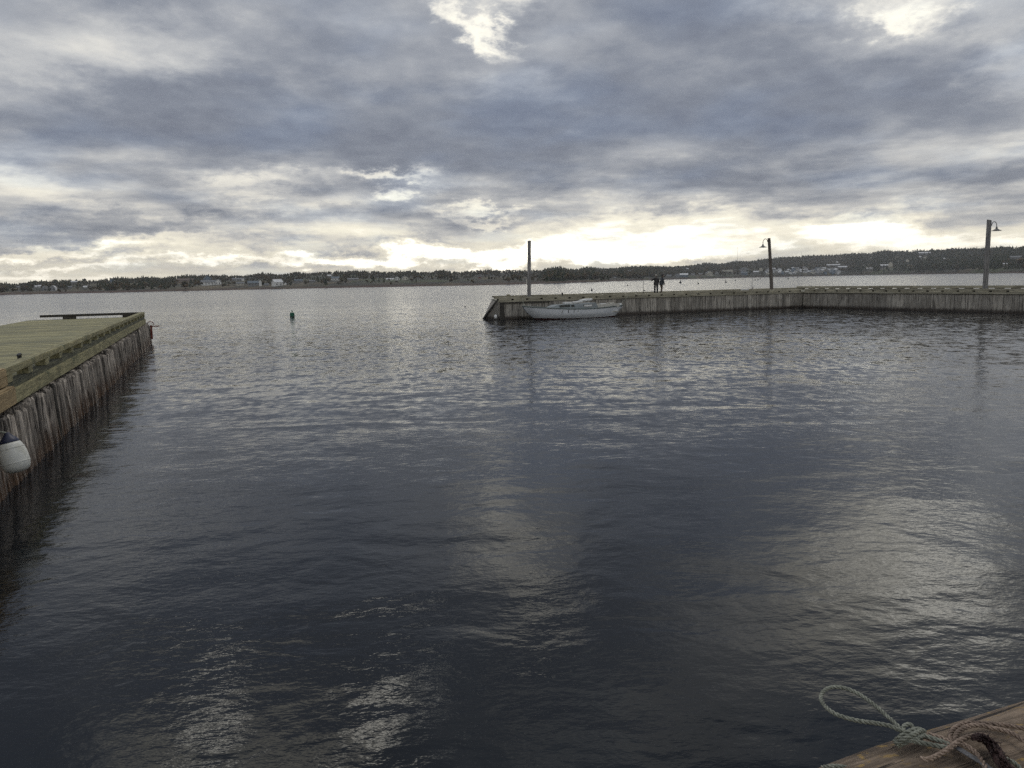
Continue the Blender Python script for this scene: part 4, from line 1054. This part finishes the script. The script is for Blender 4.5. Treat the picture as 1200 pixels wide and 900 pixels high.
# ---- sailboat moored at the wharf, mast down
def sailboat():
    off = 1.75
    pb = aty(612.5, 357.5, 1.0); 
    # endpoints on a line parallel to the wharf, 'off' metres out
    def on(px):
        d = ray(px, 360); q = A - n1 * off
        t = (q - EYE).dot(n1) / d.dot(n1); p = EYE + d * t; return Vector((p.x, p.y, 0))
    bow, st = on(612.2), on(727.2); L_ = (st - bow).length; ang_ = math.atan2(st.y - bow.y, st.x - bow.x)
    e = empty('sailboat', bow, ang_, label='small white sailboat without its mast moored alongside the far wharf', cat='sailboat')
    # local x from bow to stern, y: -side faces the camera
    N = 28; Z_ = [-.35, -.10, .02, .10, .3, .55, .8, 1.0]
    def sheer(t): return 1.06 - .42 * math.sin(math.pi * min(1, t * .92)) ** 1.0 * .62 + .0 * t - .10 * t
    def beam(t): return 1.12 * (max(0, math.sin(math.pi * (t ** .72) * .90 + .02)) ** .75) * (1 - .10 * t) + .02
    V = []; rows = []
    for i in range(N + 1):
        t = i / N; row = []
        for j in range(9):
            u = j / 8; z = -.4 + (sheer(t) + .4) * u
            # overhangs: bow rakes aft as it goes down, stern rakes forward
            xb = 1.18 * (1 - max(0, (z + .1)) / 1.16) ** 1.4 if z < 1.06 else 0
            xs = L_ - (1 - max(0, z) / .86) * .75 if z < .86 else L_
            x_ = xb + (xs - xb) * t
            y_ = beam(t) * (.28 + .72 * min(1, max(0, (z + .4) / .75)) ** .6)
            row.append((x_, y_, z))
        rows.append(row)
    Np = 9; vs = [p for r_ in rows for p in r_] + [(p[0], -p[1], p[2]) for r_ in rows for p in r_]
    fs = []; mi = []; Kk = (N + 1) * Np
    for i in range(N):
        for j in range(Np - 1):
            a, b_, c_, d_ = i * Np + j, (i + 1) * Np + j, (i + 1) * Np + j + 1, i * Np + j + 1
            fs.append((a, d_, c_, b_)); fs.append((Kk + a, Kk + b_, Kk + c_, Kk + d_)); w_ = 1 if rows[i][j + 1][2] < .17 else 0; mi += [w_, w_]
    for j in range(Np - 1):
        a = N * Np + j; fs.append((a, a + 1, Kk + a + 1, Kk + a)); mi.append(0)
    mb = MB(); mb.v = vs; mb.f = fs; mb.m = mi; mb.build('hull', [M['hull'], M['antifoul']], e, smooth=True)
    # deck
    vs = []; fs = []
    for i in range(N + 1):
        p = rows[i][-1]; vs += [(p[0], p[1] - .01, p[2] - .03), (p[0], 0, p[2] + .03), (p[0], -p[1] + .01, p[2] - .03)]
    cut = lambda i: .70 < i / N < .965
    for i in range(N):
        if cut(i): continue
        fs += [(3 * i, 3 * i + 3, 3 * i + 4, 3 * i + 1), (3 * i + 1, 3 * i + 4, 3 * i + 5, 3 * i + 2)]
    MB().add(vs, fs).build('deck', M['cabin'], e)
    for sgn in (-1, 1):
        MB().tube([(rows[i][-1][0], sgn * rows[i][-1][1], rows[i][-1][2]) for i in range(N + 1)], .045, 8).build('rub_rail', M['trim'], e, smooth=True)
    # cabin trunk
    x0, x1, x2, x3 = L_ * .235, L_ * .315, L_ * .70, L_ * .72
    zt = 1.14; hw = .70
    zs = lambda x_: sheer(x_ / L_) - .03
    vs = [(x0, -hw * .55, zs(x0)), (x0, hw * .55, zs(x0)), (x1, -hw * .85, zt - .06), (x1, hw * .85, zt - .06), (x2, -hw, zt + .03), (x2, hw, zt + .03), (x3, -hw * 1.04, zs(x3) - .05), (x3, hw * 1.04, zs(x3) - .05),
          (x1, -hw, zs(x1) - .02), (x1, hw, zs(x1) - .02)]
    MB().add(vs, [(0, 2, 3, 1), (2, 4, 5, 3), (4, 6, 7, 5), (0, 8, 2), (1, 3, 9), (8, 6, 4, 2), (9, 3, 5, 7)]).build('cabin', M['cabin'], e, bevel=0)
    for sgn in (-1,  1):
        for (xa, xb_, hz, mt) in ((x1 + .18, x1 + .98, .13, 'glass'), (x1 + 1.15, x1 + 1.37, .13, 'glass'), (L_ * .575, L_ * .655, .15, 'white')):
            xm = (xa + xb_) / 2; f_ = (xm - x1) / (x2 - x1); zc = (zs(xm) + zt) / 2 + .05
            yy = hw * (.95 + .03 * f_)
            fr = MB().box((xm, sgn * (yy + .012), zc), (xb_ - xa + .06, .05, hz + .06)).build('window_frame', M['trim'] if mt == 'glass' else M['glass'], e)
            MB().box((xm, sgn * (yy + .03), zc), (xb_ - xa, .03, hz)).build('window_pane', M[mt], fr)
    # hatch, sliding hatch and the covered boom/sail bundle on top
    MB().box((L_ * .445, 0, zt + .07), (.58, .55, .13)).build('hatch', M['white'], e, bevel=.02)
    MB().beam((L_ * .50, -.1, zt + .10), (L_ * .58, -.1, zt + .16), .5, .10).build('sliding_hatch', M['white'], e)
    MB().tube([(L_ * .56, -.15, zt + .20), (L_ * .62, -.15, zt + .25), (L_ * .69, -.15, zt + .29)], [.09, .11, .08], 10).build('sail_bundle', M['white'], e, smooth=True)
    # cockpit
    for sgn in (-1, 1):
        MB().beam((L_ * .715, sgn * .72, .90), (L_ * .95, sgn * .55, .93), .07, .26).build('coaming', M['cream'], e)
    MB().box((L_ * .82, 0, .45), (L_ * .24, 1.2, .06)).build('cockpit_floor', M['cream'], e)
    MB().box((L_ * .90, .1, 1.05), (.42, .5, .18)).build('cockpit_locker', M['cream'], e, bevel=.02)
    MB().box((L_ * .80, -.2, 1.02), (.5, .35, .14)).build('seat_cushion', M['white'], e, bevel=.04)
    MB().tube([(L_ * .955, 0, .85), (L_ * .90, 0, 1.15), (L_ * .86, 0, 1.18)], .025, 6).build('tiller', M['pole_brown'], e)
    MB().box((L_ - .02, 0, .96), (.16, .22, .2)).build('stern_light', M['white'], e, bevel=.02)
    # bow and deck rails
    for x_ in (.35, 1.0, L_ * .78, L_ * .95):
        for sgn in (-1, 1):
            t = x_ / L_; MB().tube([(x_, sgn * beam(t) * .85, sheer(t)), (x_, sgn * beam(t) * .85, sheer(t) + (.22 if x_ < 2 else .30))], .012, 6).build('stanchion', M['alu'], e)
    # painted registration strokes, mark only partly legible in the photograph
    for xx, w_, h_, sl in ((L_ * .335, .05, .24, .5), (L_ * .395, .05, .24, 0), (L_ * .452, .05, .24, .12)):
        zc = .60; t = xx / L_; y_ = -(beam(t) * .985 + .012)
        MB().beam((xx - sl * .12, y_, zc - h_ / 2), (xx + sl * .12, y_ - .006, zc + h_ / 2), w_, .02).build('hull_mark', M['black'], e)
    xx = L_ * .49; y_ = -(beam(.49) * .985 + .012); MB().tube([(xx - .08, y_, .64), (xx - .05, y_, .56), (xx + .03, y_, .56), (xx + .08, y_, .64)], .018, 6).build('hull_mark', M['trim'], e)
    return e, bow, st
SB, bow, st = sailboat()
# mooring lines
p0 = bow + Vector((.12, .12, 1.03)); p1 = A + d1 * 2.1 + n1 * .1 + Vector((0, 0, 1.72))
MB().tube([p0, p0.lerp(p1, .5) + Vector((0, 0, -.12)), p1], .018, 6).build('mooring_line', M['rope_green'], label='mooring line from the sailboat bow up to the wharf kerb', cat='rope')
p0 = st + Vector((-.1, .15, .92)); p1 = A + d1 * 11.8 + n1 * .1 + Vector((0, 0, 1.72))
MB().tube([p0, p0.lerp(p1, .5) + Vector((0, 0, -.10)), p1], .018, 6).build('mooring_line', M['rope_green'], label='mooring line from the sailboat stern up to the wharf kerb', cat='rope')

# ---- buoys
p = atz(342.6, 371.6, 0); kb = (p - EYE).length / 900
e = empty('channel_buoy', p, label='dark green can buoy with a small knob on top, in open water', cat='buoy')
MB().lathe([(2.1 * kb, -.3), (2.5 * kb, -.02), (2.55 * kb, .10), (2.5 * kb, 4.7 * kb), (2.3 * kb, 5.0 * kb)], n=18).build('buoy_body', M['green_buoy'], e)
MB().lathe([(.35 * kb, 4.9 * kb), (.35 * kb, 5.8 * kb), (.75 * kb, 6.2 * kb), (.7 * kb, 7.3 * kb), (.2 * kb, 7.7 * kb)], n=12).build('top_mark', M['green_buoy'], e, smooth=True)
MB().lathe([(2.62 * kb, .02), (2.62 * kb, .08)], n=18, cap=False).build('lower_band', M['dark_buoy'], e)
def spar(px, py, hpx, label, lean=0, group=None):
    p = atz(px, py, 0); k = (p - EYE).length / 900; e = empty('mooring_buoy', p, label=label, cat='buoy', group=group)
    h = hpx * k; e.rotation_euler = (0, lean, 0)
    MB().lathe([(.24 * h, -.2 * h), (.36 * h, .02 * h), (.36 * h, .25 * h), (.16 * h, .48 * h), (.10 * h, .55 * h)], n=12).build('float', M['dark_buoy'], e, smooth=True)
    MB().lathe([(.07 * h, .5 * h), (.06 * h, .9 * h), (.12 * h, .93 * h), (.10 * h, 1.0 * h)], n=8).build('staff', M['dark_buoy'], e)
spar(545, 359.6, 1.9, 'tiny dark buoy in the glitter left of the wharf end')
spar(693.4, 340.6, 3.2, 'dark pointed buoy beyond the wharf above the sailboat stern')
spar(735.4, 335.0, 2.2, 'small dark buoy far beyond the wharf left of the people')
spar(797.2, 331.8, 3.8, 'tall thin buoy nearest the right of the two people', .12)
spar(818.5, 332.9, 2.8, 'low leaning dark buoy, second to the right of the people', -.6)
spar(850.6, 331.2, 3.0, 'dark buoy midway between the people and the brown lamp post', -.25)
spar(861.6, 329.0, 1.8, 'small dark buoy right of the midway one', 0)
spar(870.8, 327.4, 1.5, 'small faint buoy left of the right hand fishing rod')
for x, y, s, lab in ((884.7, 328.6, 2.0, 'left of the three close buoys between the rod and the brown lamp post'), (888.2, 328.1, 1.8, 'middle one of the three close buoys between the rod and the brown lamp post'),
                     (890.9, 327.3, 1.8, 'right one of the three close buoys between the rod and the brown lamp post')): spar(x, y, s, lab, 0, 'three buoys lying close together')
spar(923.6, 327.2, 2.2, 'dark buoy first to the right of the brown lamp post')
spar(934.4, 325.8, 1.6, 'faint buoy second to the right of the brown lamp post')
spar(952.2, 323.9, 1.8, 'dark buoy close under the village shore above the gull')

# ---- gull on the wharf
def gull(loc_, rz, s, label):
    e = empty('gull', loc_, rz, label=label, cat='bird')
    V = [(0, 0, .20), (-.12, 0, .17), (-.26, 0, .15), (.10, 0, .25), (.15, 0, .33), (.17, 0, .38), (.22, 0, .375), (.26, 0, .365)]
    E_ = [(0, 1), (1, 2), (0, 3), (3, 4), (4, 5), (5, 6), (6, 7)]
    V += [(-.02, .03, .10), (-.01, .035, .0), (.05, .04, .0), (-.02, -.03, .10), (-.01, -.035, .0), (.05, -.04, .0)]
    E_ += [(0, 8), (8, 9), (9, 10), (0, 11), (11, 12), (12, 13)]
    Rr = [.085, .07, .02, .07, .04, .045, .02, .008, .02, .009, .012, .02, .009, .012]
    o = skinned('body', [Vector(v) * s for v in V], E_, [r_ * s for r_ in Rr], M['white'], e, 2, 0)
    o.data.materials.append(M['black']); 
    for p in o.data.polygons:
        c = p.center / s
        if c.z > .335 or (c.z > .19 and c.x < .06) or c.x < -.14: p.material_index = 1
    for sgn in (-1, 1):
        MB().add([(.08 * s, sgn * .075 * s, .25 * s), (-.05 * s, sgn * .10 * s, .25 * s), (-.34 * s, sgn * .03 * s, .16 * s), (-.10 * s, sgn * .09 * s, .15 * s),
                  (.08 * s, sgn * .06 * s, .25 * s), (-.05 * s, sgn * .08 * s, .26 * s), (-.34 * s, sgn * .02 * s, .17 * s), (-.10 * s, sgn * .07 * s, .15 * s)],
                 [(0, 1, 2, 3), (7, 6, 5, 4), (0, 4, 5, 1), (1, 5, 6, 2), (2, 6, 7, 3), (3, 7, 4, 0)]).build('wing', M['jacket_grey'], e)
p = atz(949.6, 336.4, 1.76)
p = aty(949.6, 336.2, 74.0); gull(Vector((p.x, p.y - 0, p.z - .05)), R(200), .62 * 1.0, 'dark headed gull perched on the wharf kerb right of the brown lamp post')
# flying bird
p = aty(210, 306.5, 160)
e = MB().add([(0, -.12, 0), (0, .14, 0), (.05, 0, .03), (-.05, 0, .03), (-.45, .02, .16), (.45, .02, .16), (-.22, .06, .14), (.22, .06, .14), (0, 0, -.05)],
             [(0, 2, 3), (3, 2, 1), (0, 3, 4), (3, 1, 6), (3, 6, 4), (2, 0, 5), (1, 2, 7), (7, 2, 5), (0, 8, 2), (0, 3, 8), (1, 8, 3), (1, 2, 8)]).build('flying_bird', M['black'], label='tiny dark bird flying above the left shore', cat='bird')
e.location = p

# ------------------------------------------------------------------ the wharf edge underfoot, with ropes
ZB = 1.62
e0, e1 = atz(1000, 897, ZB - .06), atz(1200, 826, ZB - .06)
db = (e1 - e0); db.z = 0; db.normalize(); nb = Vector((db.y, -db.x, 0))   # nb points back toward the camera
NW = empty('near_wharf', (e0.x, e0.y, 0), math.atan2(db.y, db.x), label='worn brown cap timber of the wharf edge at the bottom right corner', cat='wharf')
# rounded worn beam: cross-section in (y,z), local y = +left (water side); front edge at y = 0
sec = [(.0, -.17), (.012, -.05), (.0, .0), (-.022, .035), (-.07, .055), (-.14, .062), (-.22, .058), (-.28, .045), (-.31, .02), (-.32, -.05), (-.32, -.17)]
n = 90; V = []; prn = np.random.default_rng(2); X0, X1 = -1.6, 3.4
lum = prn.normal(0, 1, (n + 1, len(sec)))
for _ in range(6): lum[1:-1] = (lum[:-2] + lum[1:-1] * 2 + lum[2:]) / 4
for i in range(n + 1):
    x_ = X0 + (X1 - X0) * i / n
    bow_ = .018 * math.sin((x_ + .3) * 2.2) - .02 * max(0, x_ - .15) ** 1.0 * 0
    for j, (y_, z_) in enumerate(sec):
        w_ = .010 * lum[i, j]
        V.append((x_, y_ + bow_ + w_, ZB - .06 + z_ + w_ * .8))
k = len(sec); F = [(i * k + j, i * k + j + 1, (i + 1) * k + j + 1, (i + 1) * k + j) for i in range(n) for j in range(k - 1)] + [tuple(range(k))[::-1], tuple(n * k + j for j in range(k))]
MB().add(V, F).build('cap_beam', M['beam'], NW, smooth=True)
slab('deck', [(X0, -6), (X1, -6), (X1, -.33), (X0, -.33)], 1.36, 1.45, M['deck_left'], NW)
x = X0; pr = random.Random(9)
while x < X1:
    wd = pr.uniform(.22, .32); MB().box((x + wd / 2, -.16, .3), (wd - .02, .24, 2.2 - .02)).build('pile', M['pile'], NW); x += wd

def cat(points, per=14):
    P_ = [Vector(p) for p in points]; P_ = [P_[0] * 2 - P_[1]] + P_ + [P_[-1] * 2 - P_[-2]]; out = []
    for i in range(1, len(P_) - 2):
        a, b_, c_, d_ = P_[i - 1:i + 3]
        for t in np.linspace(0, 1, per, endpoint=False):
            out.append(.5 * ((2 * b_) + (c_ - a) * t + (2 * a - 5 * b_ + 4 * c_ - d_) * t * t + (3 * b_ - a - 3 * c_ + d_) * t ** 3))
    out.append(P_[-2]); return out
def resample(pts, step):
    out = [pts[0]]; acc = 0
    for a, b_ in zip(pts[:-1], pts[1:]):
        L_ = (b_ - a).length; s_ = step - acc
        while s_ < L_: out.append(a.lerp(b_, s_ / L_)); s_ += step
        acc = L_ - (s_ - step)
    out.append(pts[-1]); return out
def rope(mb, pts, r, pitch=None, strands=3):
    """three strands laid round one another"""
    pts = resample(cat(pts), r * .55); pitch = pitch or r * 7.0
    prev = None; fr = []
    for i, p in enumerate(pts):
        d = (pts[min(i + 1, len(pts) - 1)] - pts[max(i - 1, 0)]).normalized()
        if prev is None: prev = d.orthogonal()
        u = (prev - d * prev.dot(d)).normalized(); prev = u; fr.append((u, d.cross(u)))
    for s_ in range(strands):
        ln = 0; c = []
        for i, p in enumerate(pts):
            if i: ln += (pts[i] - pts[i - 1]).length
            a = 2 * math.pi * (s_ / strands + ln / pitch); u, v_ = fr[i]
            c.append(p + (u * math.cos(a) + v_ * math.sin(a)) * r * .60)
        mb.tube(c, r * .50, 8)
Zr = ZB + .025
def G(lst, ox, oy, sc, z=None, dz=0):
    out = []
    for q in lst:
        zz = q[2] if len(q) > 2 else 0
        out.append(atz(ox + q[0] / sc, oy + q[1] / sc, (z or Zr) + dz + zz))
    return out
c6 = (940, 780, 4.615); c8 = (1060, 820, 8.571)
mb = MB(); rg = .0062
rope(mb, G([(640, 395, -.01), (590, 372, .0), (535, 352, .02), (470, 325, .03), (400, 312, .03), (300, 298, .035), (200, 270, .035), (140, 235, .035), (105, 190, .03), (108, 150, .03), (150, 120, .03), (210, 118, .03), (280, 140, .03), (350, 182, .03), (420, 238, .025), (480, 292, .025), (535, 342, .02), (590, 385, .01), (650, 410, 0)], *c6), rg)
# the hitch: several turns
rope(mb, G([(505, 425, 0), (545, 400, .018), (600, 372, .03), (650, 352, .02), (662, 372, .0), (640, 395, -.012)], *c6), rg * 1.08)
rope(mb, G([(500, 410, -.01), (530, 385, .01), (590, 352, .026), (635, 345, .02), (655, 362, 0)], *c6), rg * 1.08)
rope(mb, G([(560, 372, .01), (545, 340, .02), (570, 318, .024), (598, 330, .02), (600, 362, .012), (570, 392, .0)], *c6), rg * 1.05)
rope(mb, G([(515, 435, -.012), (560, 415, .01), (620, 392, .018), (665, 378, .01)], *c6), rg * 1.05)
rope(mb, G([(560, 395, .01), (620, 412, .012), (700, 428, .01), (760, 440, .008), (800, 445, .006)], *c6), rg * 1.08)
rope(mb, G([(640, 370, .012), (700, 392, .014), (760, 412, .012), (800, 432, .01)], *c6), rg * 1.05)
mb.build('green_rope', M['rope_green'], smooth=True, label='grey green twisted rope with an open loop hanging over the water', cat='rope')
mb = MB(); rp = .0070
rope(mb, G([(1260, 300, 0), (1200, 290), (1100, 268), (1000, 255), (900, 246), (800, 240), (700, 236), (620, 240), (545, 262), (490, 300), (462, 350), (470, 395), (510, 430, .004), (580, 452, -.004)], *c8), rp)
rope(mb, G([(1290, 470, 0), (1200, 410), (1130, 365), (1050, 325), (960, 300), (900, 290, .004), (830, 270, .006), (760, 256, .008), (690, 258, .008), (620, 274, .008), (560, 306, .008), (520, 352, .008), (512, 400, .01), (540, 440, .006)], *c8), rp)
rope(mb, G([(160, 585, 0), (200, 600), (260, 592), (330, 560), (400, 520, .006), (460, 480, .012), (520, 435, .018), (580, 398, .02), (650, 372, .022), (740, 356, .022), (800, 360, .02), (850, 385, .015)], *c8), rp)
rope(mb, G([(180, 345, .004), (250, 352, .008), (330, 372, .01), (400, 400, .012), (460, 432, .012), (520, 462, .01)], *c8), rp)
rope(mb, G([(190, 365, .0), (240, 385, .004), (300, 415, .004), (370, 440, .006), (450, 460, .01)], *c8), rp * .9)
rope(mb, G([(520, 440, .012), (600, 455, .01), (680, 500, .008), (740, 560, .006), (790, 640, .004), (830, 720, .0)], *c8), rp)
mb.build('brown_rope', M['rope_pink'], smooth=True, label='faded pinkish brown rope looped on the worn cap timber', cat='rope')
mb = MB(); pr = random.Random(31)
core = [(700, 380), (780, 385), (850, 420), (900, 490), (950, 570), (1010, 650), (1080, 740)]
for i in range(13):
    o_x, o_y = pr.uniform(-75, 75), pr.uniform(-45, 45)
    pts = [(x_ + o_x * (.35 + .65 * j / 6) + pr.uniform(-14, 14), y_ + o_y * (.4 + .6 * j / 6) + pr.uniform(-12, 12), .012 + pr.uniform(-.012, .028)) for j, (x_, y_) in enumerate(core)]
    rope(mb, G(pts, *c8), rp * pr.uniform(.62, .95), pitch=rp * pr.uniform(5, 9))
for i in range(70):   # frayed yarns
    j = pr.randrange(1, 6); x_, y_ = core[j]; x_ += pr.uniform(-80, 80); y_ += pr.uniform(-45, 45); a = pr.uniform(0, 6.3); l_ = pr.uniform(20, 60)
    mb.tube(G([(x_, y_, .02), (x_ + math.cos(a) * l_ * .5, y_ + math.sin(a) * l_ * .5, .04 + pr.uniform(-.01, .015)), (x_ + math.cos(a + .5) * l_, y_ + math.sin(a + .5) * l_, .02)], *c8), .0011, 4)
mb.build('frayed_rope', M['rope_dark'], smooth=True, label='dark maroon bundle of frayed wet rope on the cap timber', cat='rope')
# webbing strap
top = G([(470, 440), (520, 478), (600, 530), (700, 590), (790, 645), (860, 700), (960, 770)], *c8, dz=.004)
mb = MB(); V = []
for i, p in enumerate(top):
    d = (top[min(i + 1, 6)] - top[max(i - 1, 0)]).normalized(); s_ = d.cross(Vector((0, 0, 1))).normalized()
    for a, b_ in ((-.0095, 0), (.0095, 0), (.0095, .0025), (-.0095, .0025)): V.append(p + s_ * a + Vector((0, 0, b_)))
F = [(i * 4 + j, i * 4 + (j + 1) % 4, i * 4 + 4 + (j + 1) % 4, i * 4 + 4 + j) for i in range(6) for j in range(4)] + [(3, 2, 1, 0), (24, 25, 26, 27)]
mb.add(V, F).build('webbing_strap', M['strap'], label='flat grey webbing strap running across the cap timber from the ropes', cat='strap')
mb = MB()
rope(mb, G([(1010, 590, 0), (1060, 615, .01), (1110, 640, .006), (1160, 690, 0), (1190, 740, 0)], *c8), rg)
mb.build('green_rope', M['rope_green'], smooth=True, label='short green rope end emerging right of the dark frayed bundle', cat='rope')
mb = MB()
rope(mb, G([(110, 552, -.05), (150, 545, -.03), (200, 546, -.03), (250, 556, -.04), (290, 575, -.05)], *c6), rg)
mb.build('green_rope', M['rope_green'], smooth=True, label='bit of green rope at the bottom edge where the timber starts', cat='rope')

# ------------------------------------------------------------------ haze over the water
HAZE = True
if HAZE:
    hz = bpy.data.materials.new('haze'); hz.use_nodes = True; t = NT(hz.node_tree); t.n.clear()
    pv = t.node('ShaderNodeVolumePrincipled', {'Color': (.86, .88, .92, 1), 'Density': .00013, 'Anisotropy': .2})
    t.l.new(pv.outputs[0], t.node('ShaderNodeOutputMaterial').inputs['Volume'])
    o = MB().box((0, 0, 0), (9600, 9600, 152)).build('haze', hz, kind='stuff', label='thin pale haze in the air over the harbour', cat='haze'); o.location = (0, 0, 74.0)
